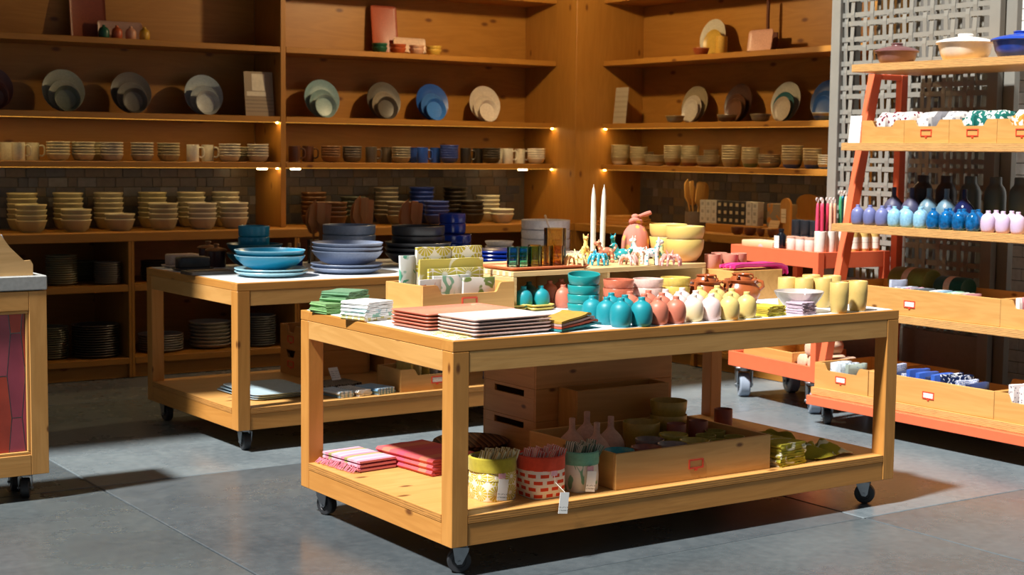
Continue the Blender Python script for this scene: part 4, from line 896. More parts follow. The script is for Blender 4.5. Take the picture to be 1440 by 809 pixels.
# fabric bins
def bin_(xy, label, band, mat, R, H, filler, rz):
    e = empty('fabric_bin', (xy[0], xy[1], ZD), rz, label, 'bin', 'printed fabric bins with tags')
    def sq(a, z): 
        k = max(0, 1 - z/(H*.7)); p_ = 2 + 3*k; return 1 / ((abs(math.cos(a))**p_ + abs(math.sin(a))**p_) ** (1/p_))
    prof = [(0, 0), (R*.80, 0), (R*.84, .006), (R*.92, H*.4), (R, H*.72), (R, H), (R - .004, H), (R - .004, H*.5), (0, H*.5)]
    ob('bin_body', lathe('bin_body', prof, 40, sq), mat, (0, 0, 0), 0, e)
    ob('bin_cuff', lathe('bin_cuff', [(R + .001, H*.70), (R + .004, H*.69), (R + .005, H*.75), (R + .004, H*.99), (R - .002, H + .003), (R - .006, H*.98)], 40, lambda a, z: 1 + .012*math.sin(3*a)), cloth(band), (0, 0, 0), 0, e)
    rr = random.Random(R*999 + H); 
    for k in range(20):
        a = rr.uniform(-.8, .8); px, py = -R*.72 + (k % 10)*R*.16, (-R*.22 if k < 10 else R*.25) + rr.uniform(-.006, .006)
        ob('sachet', boxes('sachet', (-.003, .003, -.022, .022, 0, .085), bev=.0012), filler, (px, py, H*.5 + .006 + rr.uniform(0, .016)), 0, e, (rr.uniform(-.1, .1), .32 + rr.uniform(-.15, .15), rr.uniform(-.25, .25)))
    return e
gy_ = (2.964,4.465)
fl1 = stripes(['#ece3b8', '#c2ae3c', '#f2eee2', '#d8cc84', '#4a4434'], 45., 1)
b1_ = bin_((2.963,4.463), 'olive cuffed fabric bin printed with yellow sunbursts', '#a79a30', sunburst('UV', 8., 17.), .082, .152, fl1, 0.)
b2_ = bin_((3.136,4.409), 'coral cuffed fabric bin printed with orange dashes', '#d8492e', dashes(11., 30.), .084, .150, stripes(['#e8ddd6', '#d8402e', '#f0ebe6', '#e0705c'], 50., 1), .0)
b3_ = bin_((3.313,4.410), 'mint cuffed fabric bin printed with pale leaves', '#78b093', blotch('#eae6dc', '#7fae90', 26., .6, .63, 'Object', (1, 1, .45)), .066, .145, stripes(['#d8d0c4', '#76846a', '#e0d8cc', '#5c6a54'], 50., 1), .0)
def tag_(e, a, R, z, H, drop, out=0.):
    d = Vector((math.cos(a), math.sin(a), 0))
    ob('brand_tab', boxes('brand_tab', (-.013, .013, -.001, .001, -.018, 0), bev=0), plain('#d9a0a8', .8), d*(R + .0075) + Vector((0, 0, z)), 0, e, (0, 0, a + PI/2))
    ob('string', tube('string', [(0, 0, 0), (.004, 0, -drop*.5), (.008, -out, -drop)], .0008, 5), plain('#efece6', .9), d*(R + .0085) + Vector((0, 0, z - .016)), a + PI/2, e)
    ob('price_tag', boxes('price_tag', (-.019, .019, -.0007, .0007, -.075, 0), bev=0), printed('#f3f2ef', '#6a6a6a', -.066, -.050, 90.), d*(R + .0105 + out) + Vector((.006, 0, z - .016 - drop)), 0, e, (-.03, .12, a + PI/2))
tag_(b1_, -1.75, .080, .104, .15, .004); tag_(b2_, -1.62, .082, .104, .15, .050, .058); tag_(b3_, -1.70, .070, .100, .15, .002)
# towels, placemats and oilcloth
gtw = 'folded towels on the lower deck'
for i in range(3): lab(ob('folded_towel', folded('folded_towel', .235, .36, .021, 2, 60 + i), stripes(['#c4545a', '#c8585c', '#cc7460', '#c4545a', '#be4c62'], 4.2, 1), (3.055, 5.06, ZD + .0005 + i*.0216), .10 + PI/1. + .01*i), 'red and pink folded towel stack, ' + place(i, 3), 'towel', gtw)
for i in range(3): lab(ob('folded_towel', cushion('folded_towel', .17, .26, .015, seed=70 + i), stripes(['#dcaabb', '#d89cb0', '#dcaabb', '#9a9a62', '#cf8298'], 9., 1), (2.905, 5.215, ZD + .0645 if False else ZD + .0645 + i*.0001) if False else (2.83, 5.21, ZD + .0005 + i*.0158), .10), 'pale pink striped towel with fringe beside the red ones, ' + place(i, 3), 'towel', gtw)
def fringe(bm):
    rr = random.Random(3)
    for k in range(46):
        y = -.13 + .26*k/45; atube(bm, [(-.0835, y, .006), (-.097, y + rr.uniform(-.004, .004), .014 + rr.uniform(0, .014)), (-.112 - rr.uniform(0, .012), y + rr.uniform(-.006, .006), .004)], [.0022, .0026, .0016], 5)
tw_ = [o_ for o_ in COL.objects if o_.get('label') == 'pale pink striped towel with fringe beside the red ones, bottom one'][0]
o = ob('towel_fringe', join('towel_fringe', fringe, smooth=60), cloth('#cf7a8c'), (0, 0, 0), 0, tw_); o['kind'] = 'stuff'
PM = lathe('placemat', [(0, 0), (.15, 0), (.158, .003), (.15, .008), (0, .009)], 44, lambda a, z: 1 + .02*math.sin(a*22))
for i in range(5): lab(ob('round_placemat', PM, stripes(['#5a3a22', '#7a5434', '#3c2616'], 40., 0), (3.355 + i*.004, 5.25 - i*.003, ZD + i*.0095), i*.7), 'brown woven round placemat stack beside the pink towels, ' + place(i, 5), 'placemat', 'brown placemats')
og = 'printed olive cloths'
OL = blotch('#a89d34', '#e6e2c4', 15., .55, .59)
for i in range(3): lab(ob('folded_oilcloth', folded('folded_oilcloth', .155, .17, .030, 3, 80 + i, .002), OL, (4.29, 4.395 , ZD + i*.031), .1 + PI*(i % 2)), 'olive printed cloth folded in a pile beside the drawer, ' + place(i, 3), 'cloth', og)
def crumple(name, W, D, H, seed):
    rr = random.Random(seed); bm = bmesh.new(); N = 14; g = []
    ph = [rr.uniform(0, 6) for _ in range(6)]
    for i in range(N+1):
        r = []
        for j in range(N+1):
            a, b = i/N - .5, j/N - .5; e_ = max(0, 1 - (2*abs(a))**3) * max(0, 1 - (2*abs(b))**3)
            z = H*(.25 + .75*abs(math.sin(a*7 + ph[0] + math.sin(b*5 + ph[1])))*(.4 + .6*e_))*(.35 + .65*e_) + H*.2*math.sin(b*9 + ph[2])*.4
            r.append(bm.verts.new((a*W + .01*math.sin(b*12 + ph[3]), b*D + .01*math.sin(a*11 + ph[4]), max(.002, z))))
        g.append(r)
    for i in range(N):
        for j in range(N): bm.faces.new((g[i][j], g[i+1][j], g[i+1][j+1], g[i][j+1]))
    r_ = bmesh.ops.extrude_face_region(bm, geom=bm.faces[:])
    for v_ in [q for q in r_['geom'] if isinstance(q, bmesh.types.BMVert)]: v_.co.z = max(0.0, v_.co.z - .0018)
    return fin(bm, name, 60)
lab(ob('crumpled_cloth', crumple('crumpled_cloth', .24, .20, .085, 5), blotch('#8a8024', '#d8d4a8', 10., .62, .66), (4.47, 4.60, ZD), .3), 'olive oilcloth hat lying crumpled, the rear one', 'cloth', og)
lab(ob('crumpled_cloth', crumple('crumpled_cloth', .25, .17, .062, 9), blotch('#a3982c', '#e2deba', 11., .58, .62), (4.55, 4.415, ZD), .15), 'olive and white floral oilcloth lying crumpled at the leg', 'cloth', og)
tp_ = [o_ for o_ in COL.objects if o_.get('label') == 'teal glazed bowl stacked behind the bud vases, topmost'][0]
tp_.rotation_euler = (.10, -.07, 0); tp_.location.z += .008
# ================================================================ rear table
Z1 += .0008; Z2 += .0008; Z3 += .0008; ZC += .0008
def P_nest(R, h, t=.003, foot=.52): return [(0, .001), (foot*R, 0), (foot*R + .002, .05*h), (.80*R, .22*h), (.968*R, .84*h), (R, .90*h), (R, h - t*.4), (R - t*.4, h), (R - t, h - t*.5), (.80*R - t, .25*h + t*.5), (.5*R, .12*h + t), (0, .1*h + t)]
def P_wide(R, h, t=.004): return [(0, .001), (.45*R, 0), (.47*R, .05*h), (.74*R, .3*h), (.93*R, .72*h), (R, h - t*.3), (R - t*.5, h), (.92*R - t*.3, .76*h), (.72*R - t*.5, .34*h + t), (.4*R, .1*h + t), (0, .08*h + t)]
gb = 'serving ware on the rear table'
TQ, TQL, BG, BK, BL, WH = glaze('#1b86a8', .32), glaze('#9fc9d6', .3), glaze('#7d8aa3', .45), glaze('#232327', .4), glaze('#16338c', .18), glaze('#d9d6d6', .35)
def at(px, py): return px, py
PL18 = lathe('serving_plate', P_plate(.182, .026, .005, .7), 56); BW18 = lathe('serving_bowl', P_wide(.176, .075), 56); 
x, y = (3.265,6.928)
stack('serving_plate', PL18, TQL, 2, x, y, ZT, .015, 'pale turquoise serving plate at the rear table corner', 'plate', gb)
stack('serving_bowl', BW18, dip('#9fc9d6', '#1b86a8', .073, .3, .002), 2, x - .004, y + .006, ZT + .030, .026, 'turquoise serving bowl on the pale plates', 'bowl', gb)
y2 = 7.50; x2 = 3.434; x3 = 3.438
stack('serving_bowl', lathe('serving_bowl', P_wide(.150, .075), 48), glaze('#0f5a72', .35), 2, x3, y2, ZT, .05, 'dark turquoise serving bowl at the back of the rear table', 'bowl', gb)
stack('straight_bowl', lathe('straight_bowl', P_flatbowl(.083, .062), 48), TQ, 2, x2, y2, ZT + .100, .059, 'turquoise straight-sided bowl on the dark turquoise bowls', 'bowl', gb)
x, y = (3.703,6.956)
stack('serving_plate', lathe('serving_plate', P_plate(.186, .030, .005, .72), 56), BG, 2, x, y, ZT, .019, 'blue grey serving plate in the middle of the rear table', 'plate', gb)
stack('serving_bowl', lathe('serving_bowl', P_wide(.183, .080), 56), BG, 3, x + .008, y + .006, ZT + .034, .021, 'blue grey serving bowl on the blue grey plates', 'bowl', gb)
stack('straight_bowl', lathe('straight_bowl', P_flatbowl(.146, .058), 56), BG, 4, 3.976, 7.44, ZT, .054, 'blue grey straight-sided bowl behind the blue grey plates', 'bowl', gb)
xk = 4.275
stack('serving_bowl', lathe('serving_bowl', P_wide(.185, .075), 56), BK, 3, xk, 7.20, ZT, .028, 'black wide serving bowl behind the tea towels', 'bowl', gb)
stack('straight_bowl', lathe('straight_bowl', P_flatbowl(.146, .058), 56), BK, 2, xk, 7.20, ZT + .108, .054, 'black straight-sided bowl on the wide black bowls', 'bowl', gb)
xl = 4.625
stack('straight_bowl', lathe('straight_bowl', P_flatbowl(.105, .055), 48), BL, 3, xl, 7.40, ZT, .050, 'glossy cobalt wide bowl on the rear table', 'bowl', gb)
stack('small_cobalt_bowl', lathe('small_cobalt_bowl', P_flatbowl(.078, .060), 40), BL, 2, xl - .005, 7.40, ZT + .158, .0575, 'glossy cobalt small bowl on the wide cobalt bowls', 'bowl', gb)
xm = 4.665
stack('serving_plate', lathe('serving_plate', P_plate(.175, .028, .005, .7), 56), BL, 4, xm, 6.98, ZT, .021, 'glossy cobalt serving plate behind the tumblers', 'plate', gb)
xw = 5.247
stack('white_bowl', lathe('white_bowl', P_flatbowl(.145, .062), 52), WH, 4, xw, 7.36, ZT, .056, 'white straight-sided bowl behind the amber carafe', 'bowl', gb)
stack('white_bowl', lathe('white_bowl', P_nest(.085, .045), 40), WH, 3, 4.978, 7.45, ZT, .03, 'small white bowl behind the cobalt plates', 'bowl', gb)
stack('white_plate', lathe('white_plate', P_plate(.16, .024, .005), 52), WH, 3, 5.157, 6.99, ZT, .018, 'white serving plate right of the cobalt plates', 'plate', gb)
# butter dishes, card box, casserole pots
def butter(xy, c, label, rz=.05):
    e = empty('butter_dish', (xy[0], xy[1], ZT), rz, label, 'butter dish', 'butter dishes')
    ob('dish', rrect('dish', .20, .11, .016, .012, .004), glaze(c), (0, 0, 0), 0, e); bm = bmesh.new(); abox(bm, -.082, .082, -.042, .042, .010, .072, .010, 2); ob('cover', fin(bm, 'cover', 50), glaze(c), (0, 0, 0), 0, e)
butter((3.087,7.645), '#b9a294', 'blush white butter dish at the shaded corner of the rear table'); butter((3.056,7.426), '#23252c', 'black butter dish in front of the blush one', .02)
xy = (3.037,7.177); lab(ob('picture_frame', boxes('picture_frame', (-.12, .12, -.07, .07, 0, .018), (-.10, .10, -.05, .05, .018, .021), bev=.002), plain('#4a4038', .35), (xy[0], xy[1], ZT), .05), 'dark tray frame lying flat beside the turquoise plates', 'frame')
def casserole(name, s=1., R=.095, h=.06):
    e = lambda bm: alathe(bm, [(0, 0), (R*.72, 0), (R*.86, .01), (R*.98, h*.75), (R, h), (R*.95, h), (R*.9, h*.7), (R*.7, .012), (0, .012)], 44)
    return e
for xy, t in (((3.308,7.818), 'left'), ((3.259,7.595), 'right')):
    e = empty('lidded_pot', (xy[0], xy[1], ZT), 0, 'dark plum lidded pot in shade behind the butter dishes, ' + t, 'pot', 'plum lidded pots')
    ob('pot_body', lathe('pot_body', P_straight(.085, .050), 36), glaze('#3a1c1e', .3), (0, 0, 0), 0, e); ob('lid', lathe('lid', [(0, .086), (.058, .086), (.06, .09), (.05, .098), (.012, .104), (.010, .112), (.017, .118), (.014, .124), (0, .125)], 36), plain('#8a5a34', .5), (0, 0, 0), 0, e)
xq = 3.527
# cork-stoppered bottles and utensil jars
for u, t in ((3.643, 'left'), (3.698, 'right')):
    e = empty('cork_bottle', (u, 7.5, ZT), 0, 'small cobalt bottle with cork beside the utensil jar, ' + t, 'bottle', 'cork bottles')
    ob('bottle_body', lathe('bottle_body', [(0, 0), (.02, 0), (.022, .004), (.022, .07), (.010, .085), (.009, .10), (0, .10)], 20), glaze('#1a3a86', .2), (0, 0, 0), 0, e); ob('cork', lathe('cork', [(0, .10), (.010, .10), (.011, .122), (0, .123)], 16), plain('#b98a55', .8), (0, 0, 0), 0, e)
def paddle(L, w, hl, kind=0):
    """wooden spoon or spatula standing on its handle end"""
    def f(bm):
        if kind == 0: poly = [(-.005, 0), (.005, 0), (.006, hl), (w*.5, hl + .03), (w*.5, L - .004), (w*.42, L), (-w*.42, L), (-w*.5, L - .004), (-w*.5, hl + .03), (-.006, hl)]
        elif kind == 1:
            poly = [(-.005, 0), (.005, 0), (.006, hl)] + [(w*.5*math.sin(PI*k/9 + .12), hl + (L-hl)*(1 - math.cos(PI*k/9))/2) for k in range(1, 9)] + [(-w*.5*math.sin(PI*k/9 + .12), hl + (L-hl)*(1 - math.cos(PI*k/9))/2) for k in range(8, 0, -1)] + [(-.006, hl)]
        else: poly = [(-.005, 0), (.005, 0), (.006, hl), (w*.5, hl + .04), (w*.5, L), (-w*.2, L - .03), (-w*.5, hl + .05), (-.006, hl)]
        aprism(bm, poly, -.004, .004)
    return join('utensil', f)
UT = [paddle(.32, .085, .15), paddle(.31, .09, .15, 1), paddle(.34, .06, .17, 2), paddle(.33, .045, .2)]
def utensils(x, y, z, n, desc, tint, seed, R=.05, H=.12, grp='wooden kitchen utensils', spread=1., jm=None):
    lab(ob('utensil_jar', lathe('utensil_jar', tumbler(H, R), 28), jm or glass('#d8cfc4', 'jar_glass'), (x, y, z)), 'jar holding ' + desc, 'jar', 'utensil jars')
    rr = random.Random(seed); nm = ['flat wooden spatula', 'round wooden spoon', 'slanted wooden turner', 'narrow wooden paddle']
    for k in range(n):
        a = 2*PI*k/n + .3; q = R*.42; kd = k % 4
        lab(ob('wooden_utensil', UT[kd], wood(tint, 'z', 0.), (x + q*math.cos(a)*.7, y + q*math.sin(a)*.7, z + .012), 0, None, (-math.sin(a)*.07*spread, math.cos(a)*.09*spread, rr.uniform(-.5, .3))), nm[kd] + ' in ' + desc + ((', number ' + ['one', 'two', 'three', 'four', 'five', 'six', 'seven'][k] + ' clockwise') if n > 4 else ''), 'utensil', grp)
utensils(3.871, 7.62, ZT, 4, 'the left utensil jar behind blue grey bowls', '#b5713a', 1, .055, .13)
utensils(4.163, 7.645, ZT + .02, 4, 'the middle utensil jar above blue grey bowls', '#bd7a40', 12, .045, .13)
utensils(4.455, 7.60, ZT - .0, 4, 'the right utensil jar behind black bowls', '#b5713a', 3, .05, .12)
# rear table lower deck
for i in range(2): drawer('shaded pine drawer with red frame on rear deck, ' + place(i, 2), 3.87, 7.52, ZD + i*.137, -PI/2, .26, .42, .136, notch='front', card=False, h='#b98242')
lab(board('storage_box', 4.02 + .10, 4.95, 7.30, 7.62, ZD, ZD + .19, '#b98242', 1.), 'long closed pine box at the back of the rear deck', 'box')
for i in range(3): lab(ob('slate_board', rrect('slate_board', .34, .44, .010, .05, .003), plain('#a4bcc8', .6), (3.27 + i*.008, 7.03 - i*.010, ZD + i*.0112), .06 - i*.04), 'grey blue slate board on the rear deck, ' + place(i, 3), 'board', 'slate boards')
gk = 'folded cloths on the rear deck'
for (px, py, c, t, rz) in ((3.42, 6.83, stripes(['#d8e2ea', '#8fb4cc', '#e8ecee'], 40., 0), 'pale blue striped cloth folded beside the slate boards', .2), (3.56, 6.80, stripes(['#eceae6', '#2a2826', '#eceae6', '#eceae6'], 60., 1), 'white and black ribbed cloth on the rear deck', .25), (3.66, 6.90, stripes(['#3a322c', '#c9bfb0', '#3a322c', '#54483c'], 70., 0), 'brown and cream checked cloth with price tag', .3), (3.74, 6.78, stripes(['#8fb6d2', '#dfe8ee', '#6f9cc0'], 50., 0), 'sky blue striped cloth beside the open drawer', .2)):
    pass
for i, (px, py, w_, c, t, rz) in enumerate(((3.545, 6.765, .09, stripes(['#d8e2ea', '#8fb4cc', '#e8ecee'], 40., 0), 'pale blue striped cloth folded beside the slate boards', .15), (3.645, 6.765, .09, stripes(['#eceae6', '#2a2826', '#eceae6', '#eceae6'], 60., 1), 'white and black ribbed cloth on the rear deck', .2), (3.66, 6.99, .22, check('#3a2e26', '#a89a88', 90.), 'brown checked cloth with white price tag on the rear deck', .1), (3.765, 6.765, .12, stripes(['#8fb6d2', '#dfe8ee', '#6f9cc0'], 50., 0), 'sky blue striped cloth beside the open drawer', .25))):
    lab(ob('folded_cloth', folded('folded_cloth', w_, .17, .032, 3, 90 + i, .002), c, (px, py, ZD), rz + PI/2*0), t, 'cloth', gk)
lab(ob('price_tag', boxes('price_tag', (-.03, .03, -.001, .001, 0, .07), bev=0), printed('#eeeeec', '#5a6a80', .01, .05, 90.), (3.68, 7.02, ZD + .036), .1, None, (-.5, 0, .2)), 'white price tag standing on the brown checked cloth', 'tag')
e = drawer('open pine drawer with white card on the rear deck', 4.06, 6.81, ZD, .02, .38, .24, .115, nw=.6, fx=.03)
for i, (lx, c) in enumerate(((-.10, '#d8be62'), (-.05, '#e2cf86'), (0, '#cdb04e'), (.05, '#efeae0'), (.10, '#d9d4cc'))): lab(ob('tea_towel', cushion('tea_towel', .15, .13, .026, wob=.001, seed=100 + i), cloth(c), (4.06 + lx, 6.82, ZD + .012 + .068), 0, None, (PI/2, 0, PI/2)), ('mustard', 'straw yellow', 'ochre', 'white', 'grey white')[i] + ' cloth standing in the open rear deck drawer', 'tea towel', 'cloths in the rear drawer')
for i in range(3): lab(ob('folded_cloth', folded('folded_cloth', .22, .17, .020, 2, 110 + i), cloth('#3a4f86'), (4.60, 6.79, ZD + i*.0205), .05), 'navy folded cloth at the right of rear deck, ' + place(i, 3), 'cloth', gk)
# ================================================================ goods on the back wall shelves
def lean(me, mat, x, z, R, h, y, label, group, tilt=.2, wall='x', cat='plate', name='display_plate', rzx=0.):
    zc = z + R*math.cos(tilt) - h*math.sin(tilt) + .0012
    lab(ob(name, me, mat, (x, y, zc) if wall == 'x' else (y, x, zc), 0, None, (PI/2 - tilt, 0, rzx if wall == 'x' else -PI/2 + rzx)), label, cat, group)
PBIG, PMED, PBWL = lathe('display_plate', P_plate(.138, .022, .004, .62), 52), lathe('display_plate', P_plate(.102, .02, .004, .62), 48), lathe('display_bowl', P_nest(.084, .045, .004), 44)
PSML = lathe('display_plate', P_plate(.085, .02, .004, .62), 48)
gp = 'plate sets displayed on the wall shelves'
def plate_set(x, c1, c2, c3, t, wall='x', base=9.70, off=1):
    pv = x/9.7
    lean(PBIG, glaze(c1), x, Z2, .138, .022, base if wall == 'x' else 7.30, t + ' dinner plate leaning on the wall shelf', gp, .2, wall)
    k = .004*off - .05*pv; lean(PMED, glaze(c2), x + k, Z2, .102, .02, (base if wall == 'x' else 7.30) - .055, t + ' side plate leaning on its dinner plate', gp, .2, wall)
    lean(PBWL, glaze(c3), x + .014*off - .075*pv, Z2, .084, .045, (base if wall == 'x' else 7.30) - .088, t + ' bowl tipped up before its plates', gp, .2, wall, 'bowl', 'display_bowl')
for x, c1, c2, c3, t in ((2.670, '#4a2420', '#5a2c26', '#54302a', 'dark maroon'), (3.123, '#8d9182', '#9a9c8c', '#5d6458', 'sage green'), (3.568, '#5c5650', '#77726a', '#57534e', 'charcoal brown'), (4.072, '#97a3ac', '#9aa3a8', '#a5abae', 'pale blue grey'),
    (4.956, '#7d9aa0', '#7a9698', '#8aa4a6', 'duck egg blue'), (5.454, '#565048', '#837869', '#4c463f', 'dark taupe'), (5.862, '#2452a0', '#3a6cb4', '#3a78c8', 'bright blue'), (6.325, '#cdbfae', '#d2c5b4', '#d8cdbf', 'cream white')):
    plate_set(x, c1, c2, c3, t)
# framed photo card on the left bay
e = empty('framed_card', (4.400, 9.50, Z2), 0, 'picture card of a white cup, left bay shelf', 'picture card')
ob('card', boxes('card', (-.105, .105, 0, .003, 0, .30), bev=0), printed('#9a8a78', '#5a4e44', .02, .13, 40.), (0, 0, 0), 0, e, (-.12, 0, .0))
ob('printed_cup', boxes('printed_cup', (-.05, .045, -.0012, -.0004, .17, .285), (-.09, .05, -.0012, -.0004, .135, .165), bev=0), plain('#cfc5b4', .6), (0, 0, 0), 0, e, (-.12, 0, 0))
# top shelf
gs = 'vases and cups on the top wall shelf'
TR1, TR2 = rrect('leaning_tray', .24, .34, .018, .02, .004), rrect('leaning_tray', .30, .125, .016, .016, .004)
def leantray(me, H, mat, x, y, t, tilt=.14, wall='x', nm='leaning_tray'): lab(ob(nm, me, mat, (x, y, Z1 + H/2*math.cos(tilt) + .001 - .0) if wall == 'x' else (y, x, Z1 + H/2*math.cos(tilt) + .001), 0, None, (PI/2 - tilt, 0, 0 if wall == 'x' else -PI/2)), t, 'tray', 'trays leaning on the top shelf')
leantray(TR1, .34, glaze('#8a4328'), 3.317, 9.785, 'brown terracotta tray leaning upright, left bay top shelf'); leantray(TR2, .125, glaze('#b08a7c'), 3.508, 9.72, 'mauve oblong tray leaning on the brown tray')
for x, c, t in ((3.355, '#1f5a44', 'dark green'), (3.441, '#b8552c', 'rust orange'), (3.533, '#d0977a', 'peach'), (3.624, '#c99a30', 'golden yellow')): vase((x, 9.58), Z1, glaze(c), t + ' bud vase on the top shelf, left bay', gs, s=.88)
leantray(rrect('leaning_tray', .215, .36, .018, .02, .004), .36, glaze('#a04e34'), 5.509, 9.785, 'terracotta tray leaning upright, middle bay top shelf'); leantray(rrect('leaning_tray', .27, .13, .016, .016, .004), .13, glaze('#d8b8a0'), 5.684, 9.72, 'blush oblong tray leaning on terracotta tray')
CUPS = lathe('handleless_cup', P_nest(.057, .042), 36)
for x, c, t in ((5.351, '#1f5a44', 'dark green'), (5.502, '#b8582f', 'rust orange'), (5.655, '#d2a58a', 'blush'), (5.798, '#d8b24e', 'yellow')):
    stack('handleless_cup', CUPS, glaze(c), 2, x, 9.56, Z1, .026, t + ' nested cup on the top shelf, middle bay', 'cup', gs)
# third shelf: mugs and nested bowls
def mugm():
    def f(bm): alathe(bm, P_straight(.112, .040), 32)
    def g(bm): atube(bm, [(.040, 0, .092), (.058, 0, .095), (.070, 0, .086), (.073, 0, .062), (.070, 0, .038), (.056, 0, .028), (.040, 0, .032)], .0055, 8)
    return join('mug_body', f), join('mug_handle', g)
MB_, MH_ = mugm(); gm = 'mugs on the wall shelf'
def mug(x, y, mat, t, rz=-.35):
    e = empty('mug', (x, y, Z3), rz, t, 'mug', gm); ob('mug_body', MB_, mat, (0, 0, 0), 0, e); ob('mug_handle', MH_, mat, (0, 0, 0), 0, e)
CRM = glaze('#b9b094', .4); WHT = glaze('#cfcabc', .4)
for x, y, m_, t in ((2.753, 9.665, CRM, 'cream mug, leftmost on the mug shelf'), (2.785, 9.52, CRM, 'cream mug, second on the mug shelf'), (2.917, 9.665, CRM, 'cream mug, third on the mug shelf'), (3.924, 9.52, WHT, 'off white mug with handle, left of pair, left bay'), (4.090, 9.665, WHT, 'off white mug with handle, right of pair, left bay'),
    (4.663, 9.52, glaze('#4a2a1e'), 'dark brown mug, left of pair, middle bay'), (4.838, 9.665, glaze('#4a2a1e'), 'dark brown mug, right of pair, middle bay'), (5.262, 9.52, glaze('#4e443a'), 'taupe mug, left of pair, middle bay'), (5.466, 9.665, glaze('#4e443a'), 'taupe mug, right of pair, middle bay'),
    (5.692, 9.665, glaze('#1d3c86'), 'blue mug, rearmost, middle bay'), (5.684, 9.52, glaze('#1f48a0'), 'blue mug, middle one, middle bay'), (5.881, 9.665, glaze('#1f48a0'), 'blue mug beside blue bowls, middle bay'), (6.056, 9.52, glaze('#26221e'), 'black mug, left of pair, middle bay'), (6.256, 9.665, glaze('#26221e'), 'black mug, right of pair, middle bay'),
    (6.456, 9.665, WHT, 'white mug, rearmost, middle bay'), (6.430, 9.52, WHT, 'white mug, middle one, middle bay'), (6.639, 9.665, WHT, 'white mug beside white bowls, middle bay')): mug(x, y, m_, t)
SN = lathe('nested_bowl', P_nest(.073, .046), 40); gq = 'nested bowls on the mug shelf'
for x, y, n, c, t in ((3.042, 9.55, 5, '#a79c7c', 'cream, first stack from left'), (3.201, 9.55, 5, '#a0967a', 'cream, second stack from left'), (3.373, 9.735, 5, '#a0967a', 'cream, rear stack'), (3.381, 9.535, 5, '#9f9686', 'greige, third stack from left'), (3.590, 9.55, 5, '#8f8676', 'taupe stack'), (3.769, 9.55, 5, '#8e8264', 'olive with yellow inside'), (4.199, 9.55, 5, '#a8a294', 'off white stack'), (4.362, 9.735, 4, '#a09880', 'cream stack at back'), (4.406, 9.55, 5, '#aaa498', 'off white, last stack')):
    stack('nested_bowl', SN, lipped(c, .041), n, x, y, Z3, .0185, 'nested bowl in left bay, ' + t, 'bowl', gq)
SN2 = lathe('nested_bowl', P_nest(.069, .044), 40)
for x, n, c, t in ((4.957, 5, '#6a4a32', 'brown stack'), (5.125, 5, '#55504a', 'dark grey stack'), (5.524, 5, '#7d7868', 'stone grey stack'), (5.930, 6, '#23408a', 'blue stack'), (6.302, 5, '#2a2620', 'black stack'), (6.712, 5, '#cfcabc', 'white stack')):
    stack('nested_bowl', SN2, lipped(c, .039), n, x, 9.55, Z3, .0175, 'nested bowl in middle bay, ' + t, 'bowl', gq)
# worktop bowls
CB = lathe('worktop_bowl', P_nest(.094, .076, .004, .6), 44); gw = 'bowl stacks on the worktop'
for u, y, n, c, t in ((2.844, 9.66, 6, '#aca072', 'tall cream stack one'), (3.135, 9.66, 6, '#aa9e74', 'tall cream stack two'), (3.401, 9.66, 6, '#a89c78', 'tall cream stack three'), (3.697, 9.66, 6, '#a5986c', 'tall cream stack four'), (3.968, 9.66, 6, '#b0a684', 'tall cream stack five'), (4.214, 9.66, 6, '#b0a88c', 'tall cream stack six')):
    stack('worktop_bowl', CB, lipped(c, .070), n, u, y, ZC, .032, t.replace('tall cream stack', 'cream bowl in tall worktop stack') + ' from left', 'bowl', gw)
for u, n, c, t in ((2.827, 4, '#ada276', 'one'), (3.107, 3, '#aaa07c', 'two'), (3.389, 2, '#a39a80', 'three'), (3.677, 4, '#a2987a', 'four'), (3.946, 4, '#aea692', 'five'), (4.170, 4, '#aea894', 'six')):
    stack('worktop_bowl', CB, lipped(c, .070), n, u, 9.42, ZC, .032, 'cream bowl in short front stack ' + t + ' from left', 'bowl', gw)
CB2 = lathe('worktop_bowl', P_nest(.090, .072, .004, .6), 44)
for u, y, n, c, t in ((4.880, 9.66, 6, '#5a3d24', 'tall brown'), (4.933, 9.45, 4, '#4a3020', 'short brown'), (5.170, 9.62, 5, '#3a3f34', 'dark green'), (5.464, 9.66, 7, '#77705e', 'tall grey'), (5.445, 9.44, 4, '#6a6456', 'short grey'), (5.764, 9.66, 7, '#1f3a84', 'tall blue'), (5.759, 9.44, 4, '#1f3a84', 'short blue'), (6.055, 9.66, 7, '#231f1a', 'tall black'), (6.078, 9.46, 4, '#231f1a', 'short black'), (6.360, 9.68, 5, '#c9c1a8', 'tall white'), (6.330, 9.44, 2, '#cbc4b0', 'short white')):
    stack('worktop_bowl', CB2, lipped(c, .066, 1.8), n, u, y, ZC, .0315, 'worktop bowl in the ' + t + ' stack, middle bay', 'bowl', gw)
